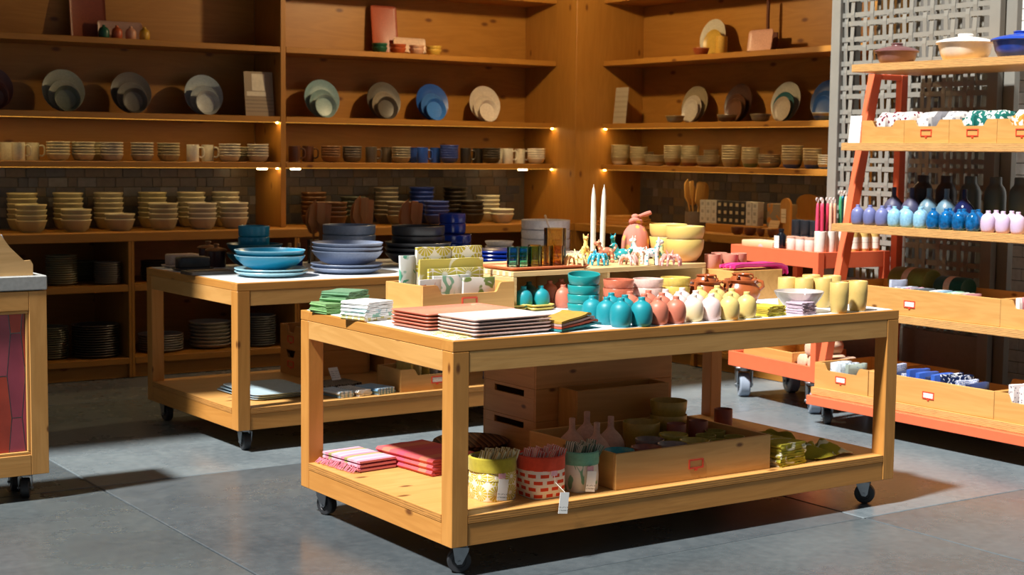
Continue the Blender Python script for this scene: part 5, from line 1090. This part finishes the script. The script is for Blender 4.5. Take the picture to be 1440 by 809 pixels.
# plates in the base cabinets
gc = 'plate stacks in the base cabinets'
def pstack(u, y, z, R, n, dz, c, t, h=.018): stack('stacked_plate', lathe('stacked_plate', P_plate(R, h, .004, .68), 44), lipped(c, h - .005), n, u, y, z, dz, 'plate in the cabinet, ' + t, 'plate', gc)
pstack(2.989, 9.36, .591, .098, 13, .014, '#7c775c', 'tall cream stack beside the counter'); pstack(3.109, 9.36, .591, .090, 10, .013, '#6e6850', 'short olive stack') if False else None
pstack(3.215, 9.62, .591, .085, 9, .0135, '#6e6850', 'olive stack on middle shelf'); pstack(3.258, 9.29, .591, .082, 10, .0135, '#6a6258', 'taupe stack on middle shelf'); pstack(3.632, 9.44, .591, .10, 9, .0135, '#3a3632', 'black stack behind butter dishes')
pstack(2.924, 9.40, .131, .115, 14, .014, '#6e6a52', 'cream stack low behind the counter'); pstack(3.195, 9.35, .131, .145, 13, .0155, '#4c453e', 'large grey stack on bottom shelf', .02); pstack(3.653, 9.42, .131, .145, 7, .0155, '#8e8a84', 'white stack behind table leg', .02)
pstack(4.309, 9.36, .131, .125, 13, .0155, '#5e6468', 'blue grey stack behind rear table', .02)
SPB = lathe('pasta_bowl', P_plate(.138, .032, .004, .45), 48)
stack('pasta_bowl', SPB, glaze('#a9a498'), 7, 3.994, 9.42, .131, .024, 'pale rimmed bowl in cabinet beside rear table leg', 'bowl', gc)
for i, u in enumerate((4.989, 5.446, 5.926, 6.430)): pass
# ================================================================ right wall shelves
gr = 'plate sets on the right wall shelf'
for y, c1, c2, c3, t in ((8.439, '#8a7a5e', '#b4a894', '#b9b0a0', 'sand'), (7.980, '#3a2218', '#4a2c1c', '#5a3a26', 'dark brown'), (7.510, '#9a9484', '#2a5a5c', '#a89a84', 'stone and teal'), (7.137, '#1d3a6a', '#24508a', '#2a5a9c', 'navy')):
    lean(PBIG, glaze(c1), y, Z2, .138, .022, 7.345, t + ' dinner plate leaning on right wall shelf', gr, .2, 'y'); lean(PMED, glaze(c2), y - .022, Z2, .102, .02, 7.298, t + ' side plate leaning on right wall shelf', gr, .2, 'y'); lean(PSML, glaze(c3), y - .042, Z2, .085, .02, 7.262, t + ' small plate in front of its set', gr, .2, 'y')
SRB = lathe('small_dish', P_nest(.07, .05), 40)
for y, c, t in ((8.417, '#8a8474', 'white based'), (7.869, '#5a3c28', 'brown'), (7.539, '#8a7e60', 'sand'), (6.966, '#25406a', 'navy based')): lab(ob('small_dish', SRB, dip('#7d6c4c', c, .03, .4), (7.125, y, Z2)), t + ' small dish before the plates on right wall', 'bowl', gr)
e = empty('price_card', (7.12, 9.056, Z2), -PI/2, 'tall cream price card standing at the shelf corner', 'card'); ob('card', boxes('card', (-.075, .075, 0, .004, 0, .27), bev=0), printed('#a99c84', '#5c5040', .04, .24, 26., .55), (0, 0, 0), 0, e, (-.1, 0, 0))
# top
lean(lathe('oval_platter', P_plate(.15, .02, .004), 52, None), glaze('#b9b2a0'), 8.256, Z1, .15, .02, 7.36, 'grey white platter leaning on top right shelf', gr, .16, 'y') if False else None
def leanR(R, c, y, X_, t, nm='display_plate', h=.02, tilt=.16):
    o = ob(nm, lathe(nm, P_plate(R, h, .004), 52), glaze(c), (X_, y, Z1 + R*math.cos(tilt) - h*math.sin(tilt) + .001), 0, None, (PI/2 - tilt, 0, -PI/2)); lab(o, t, 'plate', gr)
leanR(.135, '#b5ae9a', 8.245, 7.33, 'grey white dinner plate leaning on top right shelf'); leanR(.095, '#b8933c', 8.181, 7.27, 'mustard side plate leaning on the grey white plate')
lab(ob('tall_beaker', lathe('tall_beaker', P_straight(.12, .04), 32), glaze('#c79a3c'), (7.15, 7.967, Z1)), 'yellow straight beaker on top right shelf', 'beaker')
lab(ob('small_dish', lathe('small_dish', P_nest(.058, .05), 40), glaze('#a2512c'), (7.13, 8.158, Z1)), 'terracotta small dish on top right shelf', 'bowl', gr)
o = ob('leaning_tray', rrect('leaning_tray', .235, .15, .018, .02, .004), glaze('#c79a86'), (7.22, 7.646, Z1 + .076), 0, None, (PI/2 - .14, 0, -PI/2)); lab(o, 'pink oblong tray leaning on top right shelf', 'tray', 'trays leaning on the top shelf')
o = ob('cutting_board', boxes('cutting_board', (-.10, .10, 0, .015, 0, .14), (-.012, .012, 0, .015, .14, .36), bev=.003), wood('#5a2a14', 'z', 0.), (7.34, 7.724, Z1 + .001), -PI/2); lab(o, 'dark wooden board with long handle behind the pink tray', 'board')
# third shelf stacks
gz = 'two tone bowls on the right wall shelf'
def rstack(u_y, n, R, h, dz, c, t, X_=7.17): stack('two_tone_bowl', lathe('two_tone_bowl', P_nest(R, h, .003, .6), 40), dip('#9c8c68', c, h*.42, .45), n, X_, u_y, Z3, dz, 'two tone bowl on right wall, ' + t, 'bowl', gz)
rstack(9.099, 6, .071, .062, .0175, '#d3cbb8', 'tall white-based stack by the column'); rstack(8.877, 5, .066, .062, .0182, '#cfc6b2', 'second white-based stack'); rstack(8.663, 4, .078, .036, .0135, '#c9c2b0', 'low white stack', 7.15)
rstack(8.486, 6, .066, .062, .017, '#6e3a22', 'first rust-based stack'); rstack(8.299, 6, .066, .060, .017, '#6e3a22', 'second rust-based stack'); rstack(8.079, 4, .082, .036, .0135, '#6e3a22', 'low rust stack', 7.15)
rstack(7.867, 6, .066, .062, .0175, '#8a7a58', 'tall sand stack'); rstack(7.675, 5, .060, .062, .0186, '#5a6a48', 'green-based stack'); rstack(7.468, 5, .078, .036, .0135, '#8a7e62', 'low sand stack', 7.15)
rstack(7.276, 6, .070, .062, .0175, '#24408a', 'tall blue-based stack'); rstack(7.095, 5, .060, .062, .0175, '#24408a', 'short blue-based stack'); rstack(6.956, 5, .05, .036, .0135, '#24408a', 'low blue stack by the screen', 7.15)
for u, n, t in ((8.982, 4, 'left'), (8.252, 5, 'middle')): rstack(u, n, .055, .05, .017, '#9c8c68', 'rear plain stack, ' + t, 7.33)
# right worktop
utensils(7.20, 8.258, ZC, 6, 'the crock on the right worktop', '#e0b468', 5, .075, .12, 'utensils in the right crock', 2.2, glaze('#6e6358', .4))
rw = lab(board('display_riser', 6.98, 7.30, 7.36, 7.901, ZC, ZC + .055, WS, 1.), 'low pine riser on the right worktop under the tea boxes', 'riser'); ZW = ZC + .0555
tb = boxes('tea_box', (-.028, .028, -.028, .028, 0, .052), bev=.0015); yy0 = 8.024
LBX = [boxed('#b9b2a2', '#8a8478'), boxed('#2c2722', '#b9a880')]
for c_ in range(10):
    for r_ in range(3):
        dark = 3 <= c_ < 8
        lab(ob('tea_box', tb, LBX[1] if dark else LBX[0], (7.06, yy0 - .03 - c_*.058, ZW + r_*.0525)), ('dark' if dark else 'pale') + ' boxed candle, column ' + ['one', 'two', 'three', 'four', 'five', 'six', 'seven', 'eight', 'nine', 'ten'][c_] + ' from left, ' + place(r_, 3), 'box', 'small boxes on the right worktop')
lab(ob('gift_box', boxes('gift_box', (-.10, .10, -.04, .04, 0, .15), bev=.002), blotch('#8a7a60', '#b4783c', 14., .58, .6), (7.10, yy0 - .74, ZW), -PI/2), 'patterned carton right of the small boxes', 'box')
lab(ob('price_card', boxes('price_card', (-.045, .045, 0, .003, 0, .11), bev=0), printed('#c7a678', '#6a5438', .03, .09, 50., .55), (6.94, 7.221, ZC), -PI/2, None, (-.35, 0, -PI/2)), 'kraft price card leaning before the carton', 'card')
WB = lathe('wood_bowl', P_bowl(.042, .05, .004), 32)
for i, u in enumerate((7.493, 7.411, 7.330, 7.270)): lab(ob('wood_bowl', WB, wood('#6a3a1c', 'x', 0.), (6.90 + (i % 2)*.0, u - i*.04, ZC)), ('first', 'second', 'third', 'fourth')[i] + ' small dark wooden bowl from left on right worktop', 'bowl', 'small wooden bowls')
def brd(w_, h_, nm): return prism(nm, [(-w_/2, 0), (w_/2, 0), (w_/2, h_*.8)] + [(w_/2*math.cos(PI*k/10), h_*.8 + h_*.2*math.sin(PI*k/10)) for k in range(1, 10)] + [(-w_/2, h_*.8)], -.009, .009)
e = empty('serving_board', (7.0, 7.146, ZC), -PI/2, 'narrow wooden serving board with paper tag', 'board', 'wooden boards'); ob('board', brd(.09, .25, 'board'), wood('#b5823e', 'z', 0.), (0, 0, 0), 0, e); ob('paper_tag', boxes('paper_tag', (-.022, .022, -.013, -.011, .09, .18), bev=0), printed('#d8c8a4', '#7a6a4c', .11, .16, 50.), (-.01, 0, 0), 0, e)
lab(ob('serving_board', brd(.22, .27, 'serving_board'), wood('#b07a34', 'z', 0.), (7.32, 7.260, ZC), -PI/2), 'wide rounded wooden board behind the pink candles', 'board', 'wooden boards')
for i in range(4): lab(board('wood_coaster', 6.88, 6.97, 7.151, 7.243, ZC + i*.014, ZC + .0135 + i*.014, '#b5823e', 0.), 'thin wooden coaster pile beside the narrow board, ' + place(i, 4), 'coaster', 'wooden coasters')
for i, (a, b) in enumerate(((9.10, 8.72), (9.06, 8.78), (9.02, 8.80))): lab(board('cutting_board', 6.95, 7.22, b, a, ZC + i*.022, ZC + .021 + i*.022, '#c08a44', 0.), 'pine cutting board pile behind the candles, ' + place(i, 3), 'board', 'wooden boards')
# ================================================================ goods on the orange cart
ca, sa = math.cos(math.radians(-6.3)), math.sin(math.radians(-6.3))
def onc(lx, ly): return (6.40 + lx*ca - ly*sa, 6.345 + lx*sa + ly*ca)
ZCT = .9055; ry_ = math.radians(-6.3)
def cy(me, mat, lx, ly, z, nm, label, cat, grp): q = onc(lx, ly); return lab(ob(nm, me, mat, (q[0], q[1], z), ry_), label, cat, grp)
cy(boxes('paper_parcel', (-.07, .07, -.15, .15, 0, .035), bev=.006, seg=2), blotch('#cfb48e', '#a8bccb', 9., .6, .64), -.13, .225, ZCT, 'paper_parcel', 'flat kraft paper parcel at the cart end', 'parcel', None)
q = onc(-.17, .035); e = empty('glass_bottle', (q[0], q[1], ZCT), ry_, 'small dark bottle with white label on the cart', 'bottle'); ob('bottle_body', lathe('bottle_body', [(0, 0), (.026, 0), (.028, .004), (.028, .075), (.014, .092), (.012, .10), (.016, .101), (.016, .115), (0, .116)], 24), plain('#161a22', .15), (0, 0, 0), 0, e); ob('label', boxes('label', (-.0295, -.028, -.022, .022, .005, .075), bev=0), printed('#eeeae4', '#8a8a88', .02, .06, 70.), (-.001, .004, 0), 0, e)
BKC = lathe('black_candle', P_straight(.085, .037), 32); BKM = plain('#1f2228', .45)
for k, (lx, ly, z, t) in enumerate(((-.118, -.05, 0, 'lower left'), (-.118, -.05, .0855, 'upper left'), (-.118, -.13, 0, 'lower middle'), (-.118, -.13, .0855, 'upper middle'), (-.118, -.215, 0, 'lower right'), (-.118, -.215, .0855, 'upper right'))): cy(BKC, BKM, lx, ly, ZCT + z, 'black_candle', 'black glass candle on the cart, ' + t, 'candle', 'black candles on the cart')
JAR = lathe('candle_jar', P_straight(.07, .033), 28); WHJ = plain('#e9e3da', .4)
def ljar(lx, ly, z, hx, t):
    q = onc(lx, ly); e = empty('candle_jar', (q[0], q[1], z), ry_, t, 'candle', 'white candle jars on the cart'); ob('jar', JAR, plain(hx, .35), (0, 0, 0), 0, e); ob('lid', lathe('lid', [(0, .0702), (.034, .0702), (.0345, .08), (0, .081)], 28), plain('#d9a690', .5), (0, 0, 0), 0, e)
for k, (lx, ly) in enumerate(((-.198, -.105), (-.198, -.185), (-.198, -.265))): ljar(lx, ly, ZCT, '#ece5dc', ('left', 'middle', 'right')[k] + ' of the white lidded candle jars at the cart front')
WP = lathe('pillar_holder', P_straight(.12, .034), 28)
gpil = 'white ceramic cylinders on the cart'
for k, (lx, ly, z, t) in enumerate(((-.194, -.345, 0, 'lower left'), (-.125, -.345, 0, 'lower middle'), (-.05, -.348, 0, 'lower right'))): cy(WP, plain('#efe9de', .4), lx, ly, ZCT + z, 'white_cylinder', 'white ceramic candle cylinder on the cart, ' + t.replace('lower ', ''), 'cylinder', gpil)
for k in range(3): 
    q = onc(.035 + k*.075, -.348); e = empty('amber_jar', (q[0], q[1], ZCT), ry_, 'gold labelled amber jar behind the rack leg, ' + ('left', 'middle', 'right')[k], 'jar', 'amber jars on the cart'); ob('jar', lathe('jar', P_straight(.125, .034), 28), plain('#d2b56a', .35), (0, 0, 0), 0, e); ob('label', lathe('label', [(.0345, .02), (.0352, .02), (.0352, .085), (.0345, .085)], 28), printed('#efe9dc', '#a09070', .04, .07, 60.), (0, 0, 0), 0, e)
TP = lathe('dipped_candle', [(0, 0), (.010, 0), (.0105, .03), (.0085, .13), (.006, .152), (0, .157)], 14)
def loopm(): return tube('wick_loop', [(0, 0, .152), (.004, 0, .172), (-.003, 0, .184), (-.010, 0, .184), (-.013, 0, .174), (-.008, 0, .166)], .0028, 7)
WK = loopm()
for k, (lx, ly, c, t) in enumerate(((-.212, -.335, '#d8486c', 'pink, leftmost'), (-.186, -.337, '#d8486c', 'pink, second'), (-.199, -.362, '#c83858', 'crimson, third'), (-.140, -.332, '#c83858', 'crimson, fourth'), (-.113, -.332, '#c03050', 'crimson, fifth'), (-.138, -.358, '#e8b79a', 'peach'), (-.112, -.359, '#e2ab8c', 'peach, rear'))):
    q = onc(lx, ly); e = empty('dipped_candle', (q[0], q[1], ZCT + .1212), ry_, 'dipped taper candle with looped wick, ' + t, 'candle', 'dipped candles on the cart'); ob('candle', TP, plain(c, .5), (0, 0, 0), 0, e); ob('wick_loop', WK, plain('#efe6e2', .8), (0, 0, 0), 0, e)
for k, (lx, ly, c, t) in enumerate(((-.037, -.335, '#1f7fa6', 'blue'), (-.037, -.362, '#e9d8b8', 'cream'), (-.063, -.348, '#3aa070', 'green'))):
    q = onc(lx, ly); e = empty('dipped_candle', (q[0], q[1], ZCT + .1210), ry_, 'dipped taper candle with looped wick, ' + t, 'candle', 'dipped candles on the cart'); ob('candle', TP, plain(c, .5), (0, 0, 0), 0, e).scale = (1, 1, 1.25); o = ob('wick_loop', WK, plain('#efe6e2', .8), (0, 0, .038), 0, e)
# cart lower tray
e = drawer('pine box of rolled cloth on the lower cart tray', *onc(.02, .125), .2158, ry_ - PI/2, .46, .40, .10, notch=None, frame=None)
ROLL = lathe('paper_roll', [(0, 0), (.036, 0), (.042, .006), (.043, .22), (.036, .226), (.02, .222), (0, .215)], 24, lambda a, z: 1 + .06*math.sin(3*a + z*9))
for k, (lx, ly, z) in enumerate(((-.06, -.140, .269), (-.06, -.232, .269), (-.06, -.325, .269), (-.06, -.203, .352))): 
    q = onc(lx, ly); lab(ob('cloth_roll', ROLL, cloth('#d0b296'), (q[0] - .09, q[1], z), 0, None, (0, PI/2, ry_ + .0)), 'blush wrapped roll on the lower cart tray, ' + ('rear', 'middle', 'front', 'upper')[k], 'roll', 'wrapped rolls on the cart')
# ================================================================ goods on the orange rack
gcas = 'lidded casseroles on the rack top'
def casser(y, X_, R, h, c, c2, t):
    e = empty('casserole', (X_, y, 1.9355), 0, t, 'casserole', gcas)
    ob('pot_body', lathe('pot_body', [(0, 0), (R*.74, 0), (R*.80, .006), (R*.92, h*.45), (R*.97, h*.8), (R, h), (R*.95, h), (R*.9, h*.75), (R*.7, .012), (0, .012)], 48), plain(c, .3, .5, 0, .1, 20.), (0, 0, 0), 0, e)
    ob('lid', lathe('lid', [(0, h + .0005), (R*1.07, h + .0005), (R*1.10, h + .006), (R*1.05, h + .013), (R*.8, h + .024), (R*.45, h + .033), (R*.30, h + .035), (R*.27, h + .040), (R*.30, h + .047), (R*.26, h + .051), (0, h + .052)], 48), plain(c2, .28, .5, 0, .08, 20.), (0, 0, 0), 0, e)
casser(5.660, 6.33, .107, .062, '#7a5854', '#6e4a4a', 'brown lidded casserole at the rack top end'); casser(5.207, 6.33, .135, .085, '#ece2d0', '#eeeae4', 'white lidded casserole on the rack top'); casser(4.864, 6.33, .135, .080, '#1f3fa0', '#2345a8', 'cobalt blue lidded casserole on the rack top')
# second shelf: drawers of cloth
yA, yB2 = 5.710, 5.331
wd = .290
tops = (('#d6d0cd', '#6a1c38', 'white towels with plum dots'), ('#cfcdcb', '#8d8d92', 'grey and white towels'), ('#ccd6d2', '#14605a', 'green swirl towels'), ('#efe6d8', '#c98a3a', 'white and ochre towels'))
for k in range(4):
    yc_ = yA - wd/2 - k*(wd + .002)
    if yc_ - wd/2 < RY0: break
    drawer('pine drawer of ' + tops[k][2] + ' on the second rack shelf', 6.135 + .17, yc_, 1.5145, -PI/2, wd, .34, .118, nw=.62, ndep=.28, card=False, frame=None if k == 0 else 'front')
    mt = [blotch(tops[k][0], tops[k][1], 26., .56, .58), dots(tops[k][0], tops[k][1], 36., .32), blotch(tops[k][0], tops[k][1], 24., .48, .51)][k % 3 if k else 1]
    for j in range(3):
        cm = mt if not (k == 1 and j == 1) else cloth('#6f6f75')
        o = ob('tea_towel', cushion('tea_towel', .17, .070, .150, wob=.004, seed=200 + k*5 + j), cm, (6.135 + .155, yc_ + .084 - j*.084, 1.5145 + .014), -.0); lab(o, tops[k][2][:-1] + ' bundle in its rack drawer, ' + ('left', 'middle', 'right')[j], 'towel', 'towels in the rack drawers')
lab(ob('price_sheet', boxes('price_sheet', (-.04, .04, 0, .003, 0, .145), bev=0), printed('#efeeec', '#a8a8a8', .05, .12, 40.), (6.125, yA + .047, 1.5147), -PI/2, None, (-.1, 0, -PI/2)), 'white price sheet standing left of the drawers', 'sheet')
# third shelf: vases
RVA = lathe('rack_vase', P_vase(.106, .036), 32); ZK = 1.0805; grv = 'small vases on the third rack shelf'
cols = [('periwinkle', plain('#6b73a6', .4, .5, 0, .06, 60.))]*3 + [('sky blue', plain('#86b9d8', .4, .5, 0, .2, 90.))]*4 + [('deep blue', plain('#0f5a94', .12, .5, 0, .5, 50.))]*4 + [('lilac', plain('#cdb9d8', .42, .5, 0, .04))]*3
us = (5.688, 5.603, 5.519, 5.434, 5.350, 5.263, 5.329, 5.178, 5.097, 5.015, 4.930, 4.840, 4.752, 4.665)
orn = ['first', 'second', 'third', 'first', 'second', 'third', 'rear', 'first', 'second', 'third', 'fourth', 'first', 'second', 'third']
for k, y in enumerate(us): vase((6.10 if k != 6 else 6.185, y), ZK, cols[k][1], cols[k][0] + ' small vase, ' + orn[k] + ' from left in its colour, rack shelf', grv, RVA, 1., 'small_vase')
for k, (u, c, nm_) in enumerate(((5.546, 0, 'periwinkle'), (5.439, 3, 'sky blue'), (5.145, 8, 'deep blue'), (5.056, 8, 'deep blue'), (4.968, 8, 'deep blue'), (4.860, 11, 'lilac'), (4.768, 11, 'lilac'))): vase((6.185, u), ZK, cols[c][1], nm_ + ' small vase in the second row, ' + ('one', 'two', 'three', 'four', 'five', 'six', 'seven')[k] + ' from left', grv, RVA, 1., 'small_vase')
MBO = lathe('bottle_vase', P_bottle(.20, .056), 36); gmb = 'bottle vases on the third rack shelf'
for u, c, rg, t in ((5.620, '#3c3f5e', .5, 'dusky indigo, left'), (5.497, '#3c3f5e', .5, 'dusky indigo, right'), (5.382, '#5f7f92', .35, 'steel blue, left'), (5.265, '#5f7f92', .35, 'steel blue, right'), (5.151, '#141f4a', .12, 'glossy navy')): vase((6.30, u), ZK, plain(c, rg), t + ' bottle vase with slim neck on the rack', gmb, MBO, 1., 'bottle_vase')
JUG = lathe('jug_vase', P_jug(.265, .055), 36)
for u, c, t in ((5.554, '#221e26', 'aubergine black, left'), (5.395, '#221e26', 'aubergine black, right'), (5.237, '#34464c', 'slate green, left'), (5.079, '#34464c', 'slate green, middle'), (4.926, '#34464c', 'slate green, right')): vase((6.45, u), ZK, plain(c, .45), t + ' tall bottle at the back of the rack', gmb, JUG, 1., 'tall_bottle')
# fourth shelf
y40 = 5.815; y41 = 4.697
def rdrawer(label, ya, yb, z, X0, D, H, **kw): return drawer(label, X0 + D/2, (ya + yb)/2, z, -PI/2, ya - yb, D, H, **kw)
rdrawer('long pine drawer with white card on the fourth rack shelf', y40, y41, .6335, 6.035, .42, .135, notch=None); rdrawer('pine drawer at the right of the fourth rack shelf', y41 - .003, RY0 + .02, .6335, 6.035, .42, .135, nw=.85, ndep=.3)
g4 = 'cloths in the fourth shelf drawers'
def stand(y, X_, z, w_, h_, t_, mt, label, lean_=0., grp=g4, rz=0.): lab(ob('folded_cloth', cushion('folded_cloth', w_, h_, t_, wob=.002, seed=int(y*1000) % 97), mt, (X_, y + t_/2, z + h_/2 + .0165), 0, None, (PI/2, lean_, 0)), label, 'cloth', grp)
yq = 5.534
stand(yq - .09, 6.16, .6335, .12, .15, .03, cloth('#b9c4dc'), 'pale blue cloth standing tallest in long drawer', 0, g4, PI/2 - .0)
for k, (c, t) in enumerate((('#c9cfe0', 'ice blue'), ('#aebbd0', 'powder blue'), ('#d49ab0', 'pink dotted'), ('#7a8794', 'slate'), ('#66727c', 'dark slate'))): stand(yq - .135 - k*.038, 6.15, .6335, .12, .118, .03, cloth(c) if k != 2 else dots('#d8a0b8', '#f0e0e6', 60.), t + ' cloth in the long fourth shelf drawer', 0, g4, PI/2)
for k, (c, t) in enumerate((('#e0e6ea', 'white'), ('#9cc0d8', 'sky blue'), ('#8fb8d0', 'light blue'), ('#9ad0b0', 'mint'), ('#e4e8ec', 'grey white'), ('#cfc9a8', 'straw'), ('#e0a0a8', 'rose'))):
    yy = yq - .36 - k*.036
    if yy > y41 + .03: stand(yy, 6.15, .6335, .12, .116, .03, cloth(c), t + ' cloth in the right half of the long drawer', 0, g4, PI/2)
stand(y41 - .12, 6.20, .6335, .20, .12, .05, blotch('#e8dcc8', '#5a6a5a', 30., .52, .55), 'cream leaf printed cloth in right fourth shelf drawer', 0, g4, PI/2); stand(y41 - .05, 6.2, .6335, .20, .125, .04, stripes(['#d68a94', '#efe8e4'], 12., 0), 'rose and white striped cloth in right fourth shelf drawer', 0, g4, PI/2)
# bolsters behind
def bolster(y, c, t, X_=6.33, R=.078, L=.24):
    bm = bmesh.new(); n = 36; pr_ = []
    for i in range(n): a = i*5.0*PI/n; r = R*(1 - .45*i/n); pr_.append((r*math.cos(a), r*math.sin(a)))
    e = empty('rolled_cushion', (X_, y, .6335 + .013 + R + .06), 0, t, 'cushion', 'rolled fabrics on the rack')
    ob('roll', lathe('roll', [(0, -L/2), (R*.9, -L/2), (R, -L/2 + .008), (R, L/2 - .008), (R*.9, L/2), (R*.55, L/2 - .01), (0, L/2 - .012)], 28, lambda a, z: 1 + .10*math.cos(2*a)), cloth(c), (0, 0, 0), 0, e, (PI/2, 0, 0)); ob('band', lathe('band', [(R + .001, -.02), (R + .002, -.02), (R + .002, .02), (R + .001, .02)], 28, lambda a, z: 1 + .10*math.cos(2*a)), cloth('#d8b8a4'), (0, 0, 0), 0, e, (PI/2, 0, 0))
    ob('support', boxes('support', (-.05, .05, -L/2, L/2, -R - .058, -R*.6), bev=.003), cloth(c), (0, 0, 0), 0, e)
bolster(yq - .05, '#70702a', 'olive rolled fabric with pale band in the rack drawer', 6.33); bolster(yq - .30, '#12463f', 'dark green rolled fabric in the rack drawer', 6.35, .062, .18)
# bottom shelf
y50, y51, y52 = 5.821, 5.438, 4.643
rdrawer('small pine drawer with card at the bottom rack end', y50, y51 + .002, .1995, 5.948, .44, .135, nw=.7, ndep=.28); rdrawer('long pine drawer of blue checked cloths on the bottom rack shelf', y51 - .002, y52 + .002, .1995, 5.948, .44, .135, notch='back'); rdrawer('pine drawer of white dotted cloths at the bottom right', y52 - .002, RY0 + .04, .1995, 5.948, .44, .135, nw=.8, ndep=.3)
g5 = 'cloths in the bottom rack drawers'
for k, (c, t) in enumerate((('#cdd6dc', 'pale grey'), ('#b9c6d0', 'grey blue'), ('#8f9c94', 'sage grey'))): stand(y50 - .065 - k*.055, 6.08, .1995, .14, .118, .045, blotch(c, '#6f8090', 30., .58, .62), t + ' cloth in the small bottom drawer', 0, g5, PI/2)
for k, (c, t, hh) in enumerate(((check('#dfe4ec', '#3a58a0', 150.), 'blue and white checked', .150), (cloth('#1f2c50'), 'navy', .120), (check('#e4e8ee', '#5a74b0', 150.), 'pale checked', .118), (cloth('#1f4fae'), 'royal blue', .145), (cloth('#2456b8'), 'bright blue', .135), (cloth('#16244a'), 'dark navy', .118), (cloth('#2a5cc0'), 'azure', .140), (blotch('#14224a', '#dfe6f2', 40., .54, .57), 'navy with white print', .145), (blotch('#14224a', '#dfe6f2', 40., .56, .59), 'navy speckled', .140), (check('#dfe4ee', '#4a66a8', 150.), 'white and blue checked', .128), (cloth('#1a2c5c'), 'indigo', .118))):
    yy = y51 - .06 - k*.052
    if yy > y52 + .05: stand(yy, 6.08 + (k % 3)*.01, .1995, .15, hh, .044, c, t + ' cloth in the long bottom rack drawer', 0, g5, PI/2)
for k in range(3): stand(y52 - .07 - k*.06, 6.06, .1995, .16, .155 - k*.004, .05, dots('#e4dcdc', '#7c7484', 70., .25), 'white dotted cloth in right bottom drawer, ' + ('first', 'second', 'third')[k], 0, g5, PI/2)
# ================================================================ display holder on the tiled counter
e = empty('card_holder', (1.70, 6.31, .9245), .0, 'plywood card holder with sloping sides on the tiled counter', 'holder')
pl = [(-.16, 0), (.16, 0), (.16, .045), (.15, .062), (.125, .060), (.07, .115), (.03, .172), (.018, .19), (-.16, .19)]
for y_ in (-.125, .10): ob('side_panel', prism('side_panel', pl, y_, y_ + .012), wood('#e0b67c', 'x', 0.), (0, 0, 0), 0, e)
board('base_panel', -.15, .15, -.117, .099, .0, .012, '#e0b67c', 0., e); board('front_lip', .145, .158, -.117, .099, .0125, .044, '#e0b67c', 0., e); board('back_rest', -.155, -.143, -.117, .099, .0125, .19, '#e0b67c', 0., e); board('divider', -.02, -.010, -.117, .099, .0125, .17, '#e0b67c', 0., e)
for k in range(4): lab(ob('leaflet', boxes('leaflet', (0, .002, -.10, .085, 0, .165), bev=0), plain('#c6cbdc', .6), (1.70 + .108 - k*.012, 6.31, .9375), 0, None, (0, -.40, 0)), 'pale blue leaflet leaning in the card holder, ' + ('first', 'second', 'third', 'fourth')[k] + ' from front', 'leaflet', 'leaflets in the holder')
